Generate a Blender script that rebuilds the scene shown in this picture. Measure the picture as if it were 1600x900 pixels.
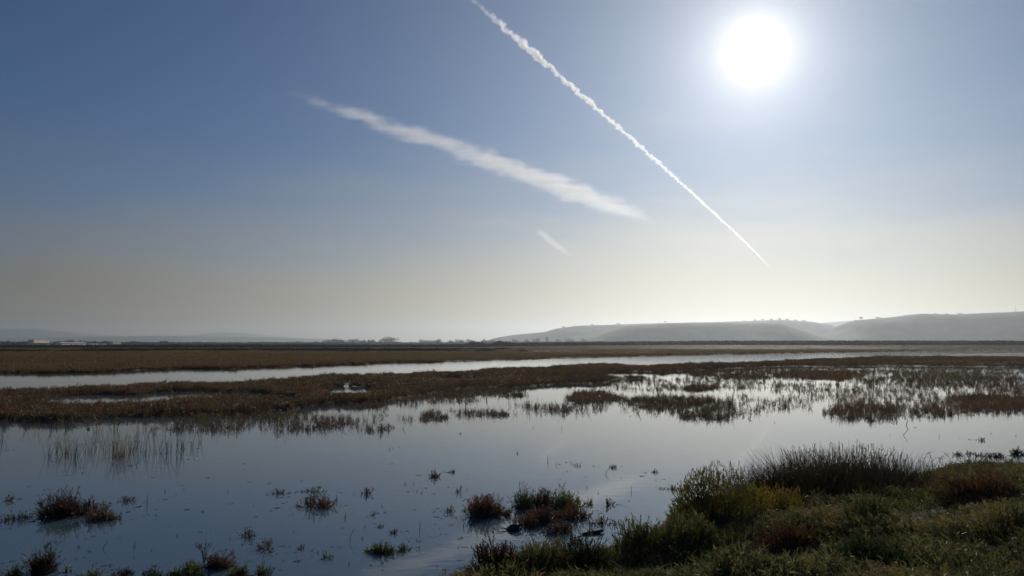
import bpy, math, random
import numpy as np
from mathutils import Vector

R = math.radians
sc = bpy.context.scene
for o in list(bpy.data.objects):
    bpy.data.objects.remove(o)
C = sc.collection

# ------------------------------------------------------------------ camera
CAM_H, F, HOR = 2.4, 1200.0, 539.0            # eye height (m), focal length (photo px), eye-level row
P = math.atan((HOR - 450) / F)
SP, CP = math.sin(P), math.cos(P)
cd = bpy.data.cameras.new('camera')
cam = bpy.data.objects.new('camera', cd)
C.objects.link(cam)
sc.camera = cam
cd.lens, cd.sensor_width = 27.0, 36.0
cd.clip_start, cd.clip_end = 0.05, 200000
cam.location = (0, 0, CAM_H)
cam.rotation_euler = (math.pi / 2 + P, 0, 0)


def ray(px, py):
    x, y = (px - 800) / F, (450 - py) / F
    return Vector((x, CP - SP * y, SP + CP * y))


def ground(px, py, z=0.0):                    # point of the level z seen on that line of sight
    d = ray(px, py)
    t = (z - CAM_H) / d.z
    return Vector((d.x * t, d.y * t, z))


def at(px, py, dist):                         # point at ground distance dist
    d = ray(px, py)
    t = dist / d.y
    return Vector((d.x * t, dist, CAM_H + d.z * t))


def topix(X, Y, Z=0.0):
    v = Z - CAM_H
    zc = np.maximum(Y * CP + v * SP, 0.05)
    yc = -Y * SP + v * CP
    return 800 + F * X / zc, 450 - F * yc / zc


# ------------------------------------------------------------------ world and sun
SUN = ray(1180, 78).normalized()
w = bpy.data.worlds.new('World')
sc.world = w
w.use_nodes = True
nt = w.node_tree
nt.nodes.clear()
N, L = nt.nodes.new, nt.links.new
sky = N('ShaderNodeTexSky')
sky.sky_type = 'NISHITA'
sky.sun_disc = False
sky.sun_elevation = math.asin(SUN.z)
sky.sun_rotation = math.atan2(SUN.x, SUN.y)
sky.air_density, sky.dust_density, sky.ozone_density = 0.92, 0.10, 7.0
bg = N('ShaderNodeBackground')
bg.inputs[1].default_value = 0.056
L(sky.outputs[0], bg.inputs[0])
# the sun's disc and the aureole of hazy air round it, as functions of the angle from the sun
tc = N('ShaderNodeTexCoord')
dt = N('ShaderNodeVectorMath'); dt.operation = 'DOT_PRODUCT'
nm = N('ShaderNodeVectorMath'); nm.operation = 'NORMALIZE'
L(tc.outputs['Generated'], nm.inputs[0])
L(nm.outputs[0], dt.inputs[0])
dt.inputs[1].default_value = SUN


def wm(op, a, b=None, clamp=False):
    n = N('ShaderNodeMath'); n.operation = op; n.use_clamp = clamp
    for i, v in enumerate((a, b)):
        if v is None: continue
        if isinstance(v, (int, float)): n.inputs[i].default_value = v
        else: L(v, n.inputs[i])
    return n.outputs[0]


ang = wm('ARCCOSINE', wm('MINIMUM', dt.outputs['Value'], 0.9999999))
def lobe(amp, deg):
    return wm('MULTIPLY', wm('EXPONENT', wm('MULTIPLY', ang, -1.0 / R(deg))), amp)
inner = wm('ADD', lobe(14.0, 0.4), lobe(1.7, 2.3))
outer = lobe(0.52, 9.5)
gi = N('ShaderNodeBackground'); gi.inputs[0].default_value = (1.0, 0.9, 0.74, 1); L(inner, gi.inputs[1])
go = N('ShaderNodeBackground'); go.inputs[0].default_value = (0.90, 0.95, 1.0, 1); L(outer, go.inputs[1])
a1 = N('ShaderNodeAddShader'); a2 = N('ShaderNodeAddShader')
L(gi.outputs[0], a1.inputs[0]); L(go.outputs[0], a1.inputs[1])
# the dusty layer low over the horizon: cream, and brighter towards the sun
sz = N('ShaderNodeSeparateXYZ'); L(nm.outputs[0], sz.inputs[0])
mpw = N('ShaderNodeMapping'); mpw.inputs['Scale'].default_value = (2.2, 2.2, 13.0); L(nm.outputs[0], mpw.inputs[0])
nzw = N('ShaderNodeTexNoise'); nzw.inputs['Scale'].default_value = 1.6; nzw.inputs['Detail'].default_value = 4; L(mpw.outputs[0], nzw.inputs['Vector'])
el = wm('MULTIPLY', wm('ARCSINE', sz.outputs['Z']), wm('ADD', 0.65, wm('MULTIPLY', nzw.outputs[0], 0.7)))
band = wm('MULTIPLY', wm('EXPONENT', wm('MULTIPLY', wm('POWER', wm('DIVIDE', wm('ABSOLUTE', el), R(8.0)), 2.0), -1.0)), 0.93)
dust = N('ShaderNodeBackground'); dust.inputs[0].default_value = (1.0, 0.79, 0.46, 1)
L(wm('ADD', lobe(1.9, 21.5), 0.08), dust.inputs[1])
mxb = N('ShaderNodeMixShader'); L(band, mxb.inputs[0]); L(bg.outputs[0], mxb.inputs[1]); L(dust.outputs[0], mxb.inputs[2])
L(mxb.outputs[0], a2.inputs[0]); L(a1.outputs[0], a2.inputs[1])
wo = N('ShaderNodeOutputWorld'); L(a2.outputs[0], wo.inputs[0])

sl = bpy.data.lights.new('sun', 'SUN')
sl.energy, sl.angle, sl.color = 3.9, R(0.53), (1.0, 0.92, 0.79)
so = bpy.data.objects.new('sun', sl)
C.objects.link(so)
so.rotation_euler = (-SUN).to_track_quat('-Z', 'Y').to_euler()
so.location = (20, 40, 60)

vs = sc.view_settings
vs.view_transform, vs.look, vs.exposure, vs.gamma = 'Standard', 'None', -0.5, 1.0
vs.use_curve_mapping = False
sc.render.engine = 'CYCLES'
sc.cycles.use_denoising = True
sc.cycles.max_bounces = 6
sc.cycles.volume_bounces = 0
sc.cycles.sample_clamp_indirect = 4.0
sc.cycles.sample_clamp_direct = 0.0
sc.cycles.caustics_reflective = False
sc.cycles.caustics_refractive = False

# ------------------------------------------------------------------ noise
def _hash(ix, iy, seed):
    h = (ix.astype(np.int64) * 374761393 + iy.astype(np.int64) * 668265263 + seed * 974711) & 0x7fffffff
    h = ((h ^ (h >> 13)) * 1274126177) & 0x7fffffff
    return ((h ^ (h >> 16)) & 0xffffff) / float(0xffffff)


def vnoise(x, y, seed=0):
    x = np.asarray(x, float); y = np.asarray(y, float)
    ix, iy = np.floor(x), np.floor(y)
    fx, fy = x - ix, y - iy
    fx, fy = fx * fx * (3 - 2 * fx), fy * fy * (3 - 2 * fy)
    a, b = _hash(ix, iy, seed), _hash(ix + 1, iy, seed)
    c, d = _hash(ix, iy + 1, seed), _hash(ix + 1, iy + 1, seed)
    return a + (b - a) * fx + (c - a) * fy + (a - b - c + d) * fx * fy


def fbm(x, y, seed=0, o=4):
    s, a, t = 0, 0.5, 0
    for k in range(o):
        s = s + a * vnoise(x * 2 ** k, y * 2 ** k, seed + k * 7); t += a; a *= 0.5
    return s / t


def sstep(a, b, x):
    t = np.clip((np.asarray(x, float) - a) / (b - a), 0, 1)
    return t * t * (3 - 2 * t)


# ------------------------------------------------------------------ materials
def newmat(name):
    m = bpy.data.materials.new(name)
    m.use_nodes = True
    t = m.node_tree
    return m, t, t.nodes['Principled BSDF'], t.nodes['Material Output']


def ramp(t, fac, stops):
    r = t.nodes.new('ShaderNodeValToRGB')
    e = r.color_ramp.elements
    while len(e) < len(stops): e.new(0.5)
    for k, (p, c) in enumerate(stops):
        e[k].position = p; e[k].color = (*c, 1)
    t.links.new(fac, r.inputs[0])
    return r.outputs[0]


def noise(t, scale, detail=4, coord=None, rough=0.55):
    n = t.nodes.new('ShaderNodeTexNoise')
    n.inputs['Scale'].default_value = scale
    n.inputs['Detail'].default_value = detail
    n.inputs['Roughness'].default_value = rough
    if coord is None:
        g = t.nodes.new('ShaderNodeNewGeometry'); coord = g.outputs['Position']
    t.links.new(coord, n.inputs['Vector'])
    return n.outputs[0]


def plant_mat(name, stops, scale=0.12, transl=0.35, tip=0.0, rough=0.5, spec=0.3, rnd=0.5):
    """leaf tissue: patchy colour over the marsh, each plant a little different, light passing through"""
    m, t, b, out = newmat(name)
    oi = t.nodes.new('ShaderNodeObjectInfo')
    n = noise(t, scale, 3)
    mx = t.nodes.new('ShaderNodeMath'); mx.operation = 'MULTIPLY_ADD'
    mx.inputs[1].default_value = rnd
    t.links.new(oi.outputs['Random'], mx.inputs[0])
    sub = t.nodes.new('ShaderNodeMath'); sub.operation = 'SUBTRACT'; sub.inputs[1].default_value = rnd / 2
    t.links.new(n, sub.inputs[0]); t.links.new(sub.outputs[0], mx.inputs[2])
    col = ramp(t, mx.outputs[0], stops)
    n2 = noise(t, 9.0, 2)
    hs = t.nodes.new('ShaderNodeHueSaturation')
    mr = t.nodes.new('ShaderNodeMapRange')
    mr.inputs['To Min'].default_value, mr.inputs['To Max'].default_value = 0.55, 1.5
    t.links.new(n2, mr.inputs['Value']); t.links.new(mr.outputs[0], hs.inputs['Value'])
    t.links.new(col, hs.inputs['Color'])
    t.links.new(hs.outputs[0], b.inputs['Base Color'])
    b.inputs['Roughness'].default_value = rough
    b.inputs['Specular IOR Level'].default_value = spec
    tr = t.nodes.new('ShaderNodeBsdfTranslucent')
    t.links.new(hs.outputs[0], tr.inputs[0])
    mix = t.nodes.new('ShaderNodeMixShader'); mix.inputs[0].default_value = transl
    t.links.new(b.outputs[0], mix.inputs[1]); t.links.new(tr.outputs[0], mix.inputs[2])
    t.links.new(mix.outputs[0], out.inputs[0])
    return m


RED, RUST, OLIVE, DARK = (0.16, 0.07, 0.046), (0.25, 0.11, 0.06), (0.18, 0.145, 0.052), (0.085, 0.056, 0.038)
STRAW, GREEN, YEL = (0.24, 0.18, 0.075), (0.045, 0.065, 0.018), (0.16, 0.13, 0.022)
M = {}
M['marsh'] = plant_mat('pickleweed_marsh', [(0.28, DARK), (0.4, RED), (0.47, (0.12, 0.08, 0.036)), (0.56, OLIVE), (0.64, (0.10, 0.10, 0.036)), (0.75, RUST)], 0.075, 0.3)
M['farmarsh'] = plant_mat('far_marsh', [(0.25, (0.100, 0.069, 0.030)), (0.42, (0.237, 0.125, 0.044)), (0.55, (0.175, 0.138, 0.045)), (0.75, (0.275, 0.150, 0.062))], 0.012, 0.3, rnd=0.3)
M['scrub'] = plant_mat('far_scrub', [(0.3, (0.022, 0.032, 0.014)), (0.7, (0.045, 0.05, 0.02))], 0.02, 0.08, rough=0.9, spec=0.05)
M['pickle'] = plant_mat('pickleweed_pond', [(0.25, (0.054, 0.036, 0.022)), (0.45, (0.120, 0.054, 0.030)), (0.6, (0.084, 0.078, 0.030)), (0.8, (0.192, 0.120, 0.060))], 0.6, 0.35)
M['rustpickle'] = plant_mat('pickleweed_rusty', [(0.3, (0.07, 0.036, 0.02)), (0.7, (0.14, 0.078, 0.042))], 1.2, 0.35)
M['greenpickle'] = plant_mat('pickleweed_green', [(0.3, (0.050, 0.067, 0.026)), (0.7, (0.134, 0.143, 0.042))], 1.2, 0.35)
M['rush'] = plant_mat('rush_dark', [(0.3, (0.045, 0.045, 0.024)), (0.7, (0.112, 0.098, 0.045))], 0.8, 0.25)
M['rushyellow'] = plant_mat('rush_yellow', [(0.3, (0.163, 0.138, 0.031)), (0.7, (0.300, 0.237, 0.075))], 1.0, 0.4)
M['bank'] = plant_mat('bank_cover', [(0.25, (0.044, 0.053, 0.024)), (0.42, (0.120, 0.124, 0.044)), (0.55, (0.240, 0.200, 0.080)), (0.7, (0.140, 0.150, 0.048)), (0.85, (0.320, 0.180, 0.100))], 0.9, 0.35, rough=0.6, spec=0.2)
M['grass'] = plant_mat('bank_grass', [(0.25, (0.078, 0.086, 0.025)), (0.5, (0.203, 0.203, 0.041)), (0.75, (0.312, 0.234, 0.078))], 0.5, 0.45, rough=0.5, spec=0.3)
M['tussock'] = plant_mat('tussock', [(0.25, (0.031, 0.027, 0.015)), (0.55, (0.069, 0.053, 0.027)), (0.8, (0.125, 0.094, 0.044))], 1.5, 0.3)
M['yellowshrub'] = plant_mat('yellow_shrub', [(0.3, (0.11, 0.105, 0.026)), (0.5, (0.21, 0.17, 0.036)), (0.7, (0.32, 0.225, 0.045))], 2.0, 0.5)
M['tree'] = plant_mat('far_tree', [(0.3, (0.025, 0.032, 0.018)), (0.7, (0.05, 0.055, 0.028))], 0.05, 0.2)


def solid(name, stops, scale=3.0, rough=0.85, bump=0.0, spec=0.3):
    m, t, b, out = newmat(name)
    n = noise(t, scale, 6)
    t.links.new(ramp(t, n, stops), b.inputs['Base Color'])
    b.inputs['Roughness'].default_value = rough
    b.inputs['Specular IOR Level'].default_value = spec
    if bump:
        bm = t.nodes.new('ShaderNodeBump'); bm.inputs['Distance'].default_value = bump
        t.links.new(n, bm.inputs['Height']); t.links.new(bm.outputs[0], b.inputs['Normal'])
    return m


M['bark'] = solid('bark', [(0.3, (0.035, 0.026, 0.018)), (0.7, (0.08, 0.06, 0.042))], 30, 0.9, 0.01)
M['stem'] = solid('woody_stem', [(0.3, (0.03, 0.022, 0.014)), (0.7, (0.07, 0.05, 0.03))], 40, 0.85)
M['drift'] = solid('driftwood', [(0.3, (0.016, 0.013, 0.011)), (0.7, (0.045, 0.037, 0.03))], 25, 0.6, 0.006, 0.4)
M['cream'] = solid('cream_wall', [(0.3, (0.72, 0.62, 0.46)), (0.7, (0.78, 0.68, 0.51))], 0.3, 0.8)
M['whitewall'] = solid('white_wall', [(0.3, (0.70, 0.68, 0.63)), (0.7, (0.78, 0.76, 0.71))], 0.3, 0.7)
M['roofpale'] = solid('pale_roof', [(0.3, (0.72, 0.70, 0.66)), (0.7, (0.80, 0.78, 0.74))], 0.2, 0.5)
M['beige'] = solid('beige_wall', [(0.3, (0.50, 0.38, 0.27)), (0.7, (0.56, 0.43, 0.31))], 0.3, 0.8)
M['glass'] = solid('window_glass', [(0.3, (0.03, 0.035, 0.04)), (0.7, (0.05, 0.055, 0.06))], 0.5, 0.15, 0, 0.5)
M['darkdoor'] = solid('dark_door', [(0.3, (0.05, 0.05, 0.055)), (0.7, (0.08, 0.08, 0.085))], 0.5, 0.6)
M['steel'] = solid('steel', [(0.3, (0.12, 0.12, 0.12)), (0.7, (0.18, 0.18, 0.18))], 5, 0.5)
M['hill'] = solid('hill', [(0.36, (0.016, 0.02, 0.012)), (0.5, (0.04, 0.038, 0.022)), (0.66, (0.085, 0.07, 0.042))], 0.011, 0.95)
M['hazetint_hill'] = solid('far_hill', [(0.3, (0.20, 0.18, 0.15)), (0.7, (0.30, 0.27, 0.22))], 0.004, 0.95)  # base colour lightened so the far ranges fade into the sky like haze
M['pale'] = solid('pale_float', [(0.3, (0.35, 0.34, 0.32)), (0.7, (0.5, 0.49, 0.46))], 30, 0.6)

# mud, with dead brown litter where the marsh stands out of the water
m, t, b, out = newmat('marsh_mud')
n1 = noise(t, 0.02, 8); n2 = noise(t, 2.5, 6)
mm = t.nodes.new('ShaderNodeMath'); mm.operation = 'MULTIPLY_ADD'; mm.inputs[1].default_value = 0.5
t.links.new(n2, mm.inputs[0]); t.links.new(n1, mm.inputs[2])
t.links.new(ramp(t, mm.outputs[0], [(0.45, (0.035, 0.026, 0.016)), (0.65, (0.075, 0.05, 0.026)), (0.8, (0.095, 0.075, 0.032)), (0.95, (0.14, 0.09, 0.045))]), b.inputs['Base Color'])
b.inputs['Roughness'].default_value = 0.9
bm = t.nodes.new('ShaderNodeBump'); bm.inputs['Distance'].default_value = 0.03
t.links.new(n2, bm.inputs['Height']); t.links.new(bm.outputs[0], b.inputs['Normal'])
M['mud'] = m

# still, slightly turbid water; faint ripples, stronger where the wind reaches the open channel
m, t, b, out = newmat('marsh_water')
b.inputs['IOR'].default_value = 1.36
b.inputs['Roughness'].default_value = 0.015
g = t.nodes.new('ShaderNodeNewGeometry')
t.links.new(ramp(t, noise(t, 0.15, 3), [(0.3, (0.060, 0.098, 0.124)), (0.7, (0.080, 0.122, 0.150))]), b.inputs['Base Color'])
sep = t.nodes.new('ShaderNodeSeparateXYZ'); t.links.new(g.outputs['Position'], sep.inputs[0])
wind = t.nodes.new('ShaderNodeMapRange')
wind.inputs['From Min'].default_value, wind.inputs['From Max'].default_value = 45, 110
wind.inputs['To Min'].default_value, wind.inputs['To Max'].default_value = 0.0012, 0.0035
t.links.new(sep.outputs['Y'], wind.inputs['Value'])
mp = t.nodes.new('ShaderNodeMapping'); mp.inputs['Scale'].default_value = (0.7, 1.6, 1)
t.links.new(g.outputs['Position'], mp.inputs[0])
h1 = noise(t, 3.0, 3, mp.outputs[0])
hm = t.nodes.new('ShaderNodeMath'); hm.operation = 'MULTIPLY'
t.links.new(h1, hm.inputs[0]); t.links.new(wind.outputs[0], hm.inputs[1])
# scattered little bubble-like domes, added to bump and roughness to make sun glints
vo = t.nodes.new('ShaderNodeTexVoronoi'); vo.inputs['Scale'].default_value = 2.6
t.links.new(g.outputs['Position'], vo.inputs['Vector'])
dm = t.nodes.new('ShaderNodeMapRange'); dm.interpolation_type = 'SMOOTHSTEP'
dm.inputs['From Min'].default_value, dm.inputs['From Max'].default_value = 0.0, 0.045
dm.inputs['To Min'].default_value, dm.inputs['To Max'].default_value = 0.0022, 0.0
t.links.new(vo.outputs['Distance'], dm.inputs['Value'])
sc2 = t.nodes.new('ShaderNodeSeparateXYZ'); t.links.new(vo.outputs['Color'], sc2.inputs[0])
gt = t.nodes.new('ShaderNodeMath'); gt.operation = 'GREATER_THAN'; gt.inputs[1].default_value = 0.55
t.links.new(sc2.outputs['X'], gt.inputs[0])
dg = t.nodes.new('ShaderNodeMath'); dg.operation = 'MULTIPLY_ADD'
t.links.new(dm.outputs[0], dg.inputs[0]); t.links.new(gt.outputs[0], dg.inputs[1]); t.links.new(hm.outputs[0], dg.inputs[2])
rg = t.nodes.new('ShaderNodeMath'); rg.operation = 'MULTIPLY'
t.links.new(dm.outputs[0], rg.inputs[0]); t.links.new(gt.outputs[0], rg.inputs[1])
rg2 = t.nodes.new('ShaderNodeMath'); rg2.operation = 'MULTIPLY_ADD'; rg2.inputs[1].default_value = 60.0; rg2.inputs[2].default_value = 0.015
t.links.new(rg.outputs[0], rg2.inputs[0]); t.links.new(rg2.outputs[0], b.inputs['Roughness'])
bm = t.nodes.new('ShaderNodeBump'); bm.inputs['Distance'].default_value = 1.0; bm.inputs['Strength'].default_value = 1.0
t.links.new(dg.outputs[0], bm.inputs['Height']); t.links.new(bm.outputs[0], b.inputs['Normal'])
M['water'] = m

# ------------------------------------------------------------------ mesh helpers
def mesh_np(name, V, Fq, mat):
    """mesh from numpy verts (n,3) and faces (m,k)"""
    me = bpy.data.meshes.new(name)
    V = np.asarray(V, np.float32); Fq = np.asarray(Fq, np.int32)
    k = Fq.shape[1]
    me.vertices.add(len(V)); me.vertices.foreach_set('co', V.ravel())
    me.loops.add(Fq.size); me.loops.foreach_set('vertex_index', Fq.ravel())
    me.polygons.add(len(Fq)); me.polygons.foreach_set('loop_start', np.arange(len(Fq), dtype=np.int32) * k)
    me.update(calc_edges=True); me.validate()
    if mat: me.materials.append(mat)
    return me


def tag(o, label, cat=None, group=None, kind=None):
    o['label'] = label
    if cat: o['category'] = cat
    if group: o['group'] = group
    if kind: o['kind'] = kind
    return o


def link(name, data, parent=None, loc=None):
    o = bpy.data.objects.new(name, data)
    C.objects.link(o)
    if parent: o.parent = parent
    if loc is not None: o.location = loc
    return o


class Geo:
    def __init__(s): s.v, s.f = [], []

    def ribbon(s, p, d, ln, wd, segs=2, bend=None, rng=random, tip=0.25):
        """a tapering blade or shoot"""
        d = Vector(d).normalized(); p = Vector(p)
        side = d.cross(Vector((rng.gauss(0, 1), rng.gauss(0, 1), rng.gauss(0, .4))))
        if side.length < 1e-4: side = Vector((1, 0, 0))
        side.normalize()
        i = len(s.v)
        for k in range(segs + 1):
            u = k / segs
            hw = wd * 0.5 * (1 - u * (1 - tip))
            s.v.append(p - side * hw); s.v.append(p + side * hw)
            if k < segs:
                if bend is not None: d = (d + Vector(bend) / segs).normalized()
                p = p + d * (ln / segs)
        for k in range(segs):
            a = i + 2 * k
            s.f.append((a, a + 1, a + 3, a + 2))
        return p, d

    def tube(s, pts, radii, sides=5):
        i0 = len(s.v)
        for k, (p, r) in enumerate(zip(pts, radii)):
            p = Vector(p)
            q = Vector(pts[min(k + 1, len(pts) - 1)]) - Vector(pts[max(k - 1, 0)])
            q.normalize()
            a = q.cross(Vector((0.3, 1, 0.2))).normalized(); c = q.cross(a)
            for j in range(sides):
                th = 2 * math.pi * j / sides
                s.v.append(p + (a * math.cos(th) + c * math.sin(th)) * r)
        for k in range(len(pts) - 1):
            for j in range(sides):
                a = i0 + k * sides + j; b2 = i0 + k * sides + (j + 1) % sides
                s.f.append((a, b2, b2 + sides, a + sides))
        for k, e in ((0, 1), (len(pts) - 1, -1)):
            ring = [i0 + k * sides + j for j in range(sides)][::-e]
            s.f.append(tuple(ring))

    def box(s, x0, x1, y0, y1, z0, z1):
        i = len(s.v)
        s.v += [Vector(q) for q in ((x0, y0, z0), (x1, y0, z0), (x1, y1, z0), (x0, y1, z0), (x0, y0, z1), (x1, y0, z1), (x1, y1, z1), (x0, y1, z1))]
        s.f += [tuple(i + j for j in q) for q in ((0, 3, 2, 1), (4, 5, 6, 7), (0, 1, 5, 4), (1, 2, 6, 5), (2, 3, 7, 6), (3, 0, 4, 7))]

    def mesh(s, name, mat):
        me = bpy.data.meshes.new(name)
        me.from_pydata(s.v, [], s.f); me.update()
        me.materials.append(mat)
        return me


def sprig(g, rng, p, d, ln, wd, shoots, up=0.6):
    """jointed fleshy stem with pairs of upswept side shoots"""
    bend = (rng.gauss(0, .25), rng.gauss(0, .25), rng.uniform(0, up))
    d = Vector(d).normalized(); p = Vector(p)
    g.ribbon(p, d, ln, wd, 2, bend, rng, 0.5)
    for k in range(shoots):
        u = rng.uniform(0.2, 0.98)
        q = p + (d + Vector(bend) * u * 0.5).normalized() * ln * u
        a = rng.uniform(0, 6.283)
        sd = (d * 0.8 + Vector((math.cos(a), math.sin(a), 0.25)) * 0.8)
        g.ribbon(q, sd, ln * rng.uniform(.14, .34) * (1.15 - u * 0.6), wd * 0.9, 1, None, rng, 0.55)


def pickle_geo(rng, W, H, n, wd=0.007, shoots=7, lean=0.5, lumps=0):
    g = Geo()
    if lumps:                                   # a ragged mat of several crowns of different height
        cs = [(0, 0, 1.0)] + [(rng.uniform(-.42, .42) * W, rng.uniform(-.3, .3) * W, rng.uniform(.3, 1.0)) for _ in range(lumps)]
        for cx, cy, ch in cs:
            q = pickle_geo(rng, W * rng.uniform(.34, .56), H * (.35 + .75 * ch), max(4, int(1.5 * n / len(cs))), wd, shoots, lean)
            i = len(g.v)
            g.v += [v + Vector((cx, cy, 0)) for v in q.v]; g.f += [tuple(i + k for k in f) for f in q.f]
        for k in range(n // 4):                 # flattened outer shoots
            a = rng.uniform(0, 6.283)
            sprig(g, rng, (math.cos(a) * W * .25, math.sin(a) * W * .15, -.005), (math.cos(a), math.sin(a) * .6, rng.uniform(.1, .35)), W * rng.uniform(.12, .3), wd, shoots // 2, .2)
        return g
    for k in range(n):
        r = (rng.random() ** 0.7) * W / 2; a = rng.uniform(0, 6.283)
        x, y = r * math.cos(a), r * math.sin(a)
        ll = lean * (0.3 + r / (W / 2 + 1e-6))
        d = (x / (W / 2 + 1e-6) * ll + rng.gauss(0, .25), y / (W / 2 + 1e-6) * ll + rng.gauss(0, .25), 1)
        ln = H * rng.uniform(0.45, 1.0) * (1.05 - 0.4 * (r / (W / 2 + 1e-6)))
        sprig(g, rng, (x, y, -0.03), d, ln, wd * rng.uniform(.7, 1.3), shoots)
    return g


def rush_geo(rng, W, H, n, wd=0.006, spread=0.3, kink=0.15):
    g = Geo()
    for k in range(n):
        r = rng.random() * W / 2; a = rng.uniform(0, 6.283)
        x, y = r * math.cos(a), r * math.sin(a)
        d = Vector((x / (W / 2 + 1e-6) * spread + rng.gauss(0, spread * .5), y / (W / 2 + 1e-6) * spread + rng.gauss(0, spread * .5), 1))
        ln = H * rng.uniform(.45, 1.08)
        if rng.random() < kink:
            p, d2 = g.ribbon((x, y, -.05), d, ln * .6, wd, 2, None, rng, 0.8)
            g.ribbon(p, (rng.gauss(0, 1), rng.gauss(0, 1), rng.uniform(-.9, .3)), ln * .4, wd * .8, 1, None, rng, .3)
        else:
            g.ribbon((x, y, -.05), d, ln, wd, 3, (d.x * .6 + rng.gauss(0, .15), d.y * .6 + rng.gauss(0, .15), -.1), rng, .2)
    return g


def dome_geo(rng, rx, ry, H, n, ln, wd, shoots):
    """foliage of a mounded shrub: sprigs standing off an uneven dome"""
    g = Geo()
    lumps = [(rng.uniform(-.5, .5) * rx, rng.uniform(-.5, .5) * ry, rng.uniform(.5, .95), rng.uniform(.38, .55)) for _ in range(9)]
    lumps.append((0, 0, 1.0, .75))
    for k in range(n):
        lx, ly, lh, lr = rng.choice(lumps)
        th = rng.uniform(0, 6.283); ph = math.acos(rng.uniform(0.0, 1))
        q = rng.uniform(.72, 1.0)
        dx, dy, dz = math.sin(ph) * math.cos(th), math.sin(ph) * math.sin(th), math.cos(ph)
        p = (lx + dx * rx * lr * q, ly + dy * ry * lr * q, max(-.02, dz * H * lh * q - ln * .5))
        sprig(g, rng, p, (dx * .8 + rng.gauss(0, .2), dy * .8 + rng.gauss(0, .2), dz * .7 + .55), ln * rng.uniform(.6, 1.3), wd, shoots)
    return g


# ------------------------------------------------------------------ layout of land and water
FAR_E = np.array([(-900, 612), (-300, 595), (0, 584), (130, 582), (250, 578.5), (330, 576), (450, 572), (560, 568.5), (720, 563.5), (860, 559), (1000, 556), (1100, 553.8), (1230, 551.8), (1400, 549), (1500, 547.5), (1600, 546), (2000, 544.5)])
NEAR_T = np.array([(-900, 640), (-300, 618), (0, 606), (130, 602), (250, 597), (350, 594.5), (470, 588), (520, 584), (600, 582), (700, 579), (800, 574), (850, 573), (890, 570), (930, 567), (990, 569.5), (1060, 568), (1150, 566), (1260, 561), (1350, 558), (1400, 555), (1500, 552), (1600, 550), (2000, 547.5)])
FRONT = np.array([(-900, 690), (-300, 668), (0, 656), (110, 656), (200, 650), (300, 652), (400, 645), (470, 639), (500, 631), (570, 630), (610, 624), (680, 613), (740, 606), (800, 605), (850, 603), (920, 598), (1000, 593), (1050, 582), (1200, 573), (1400, 572), (1600, 574), (2000, 576)])
VEG_T = 0.26                                   # height of the pickleweed mats
NEAR_B = NEAR_T.copy(); NEAR_B[:, 1] = HOR + (NEAR_T[:, 1] - HOR) * CAM_H / (CAM_H - VEG_T)
# patches of plants standing in the shallows: centre x, centre y, half width, half height, cover
PATCH = [(930, 623, 50, 11, .95), (1045, 629, 85, 13, .9), (1105, 646, 62, 16, .72), (880, 637, 85, 8, .55), (1100, 585, 26, 5, .9), (1165, 590, 50, 6, .9),
         (1095, 607, 34, 5, .8), (1200, 580, 230, 8, .62), (1280, 587, 90, 9, .85), (1480, 580, 150, 8, .6), (1470, 595, 160, 16, .66), (1270, 606, 80, 10, .45), (1165, 634, 60, 20, .5),
         (1230, 632, 60, 14, .55), (1355, 645, 70, 17, .75), (1470, 646, 60, 12, .7), (1545, 631, 90, 17, .9), (1700, 632, 150, 22, .85), (1400, 618, 150, 22, .48), (1600, 606, 100, 16, .62),
         (1000, 602, 80, 10, .5), (640, 618, 48, 13, .55), (710, 615, 40, 9, .85), (800, 618, 26, 5, .7), (485, 662, 110, 15, .58), (430, 652, 80, 12, .62), (320, 664, 90, 16, .55), (600, 656, 60, 14, .4), (600, 630, 70, 10, .6), (690, 624, 70, 9, .62), (765, 612, 60, 7, .7),
         (588, 671, 22, 6, .7), (677, 651, 24, 9, .8), (752, 647, 56, 8, .8), (640, 645, 150, 10, .14), (330, 621, 70, 4, .4), (160, 652, 170, 6, .3), (1130, 598, 100, 14, .5), (960, 640, 170, 12, .18)]
POOL = [(150, 627, 125, 8, 1), (300, 621, 75, 7, 1), (390, 620, 36, 6, .9), (537, 599, 30, 5, 1), (548, 613, 40, 6, .9), (985, 586, 48, 5, 1), (640, 600, 30, 3, .9), (1395, 567, 14, 2.5, .9), (1560, 569, 46, 2.5, .8), (720, 592, 40, 3, .8), (455, 625, 30, 4, .8)]
FARPOOL = [(870, 548.6, 42, 1.5)]
# shoreline of the near bank, world x -> y
WL_PX = [(735, 905), (765, 886), (800, 871), (850, 864), (920, 860), (980, 852), (1030, 838), (1060, 816), (1100, 796), (1160, 776), (1250, 761), (1400, 747), (1500, 738), (1640, 733), (1900, 729)]
_w = [ground(*q) for q in WL_PX]
WLX = np.array([-60, -14, -8, -4, -1.6, -.8] + [q.x for q in _w] + [40, 90]); WLY = np.array([9, 7.6, 7.1, 6.9, 7.0, 7.4] + [q.y for q in _w] + [19, 26])


def ell(px, py, c):
    return np.sqrt(((px - c[0]) / c[2]) ** 2 + ((py - c[1]) / c[3]) ** 2)


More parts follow.
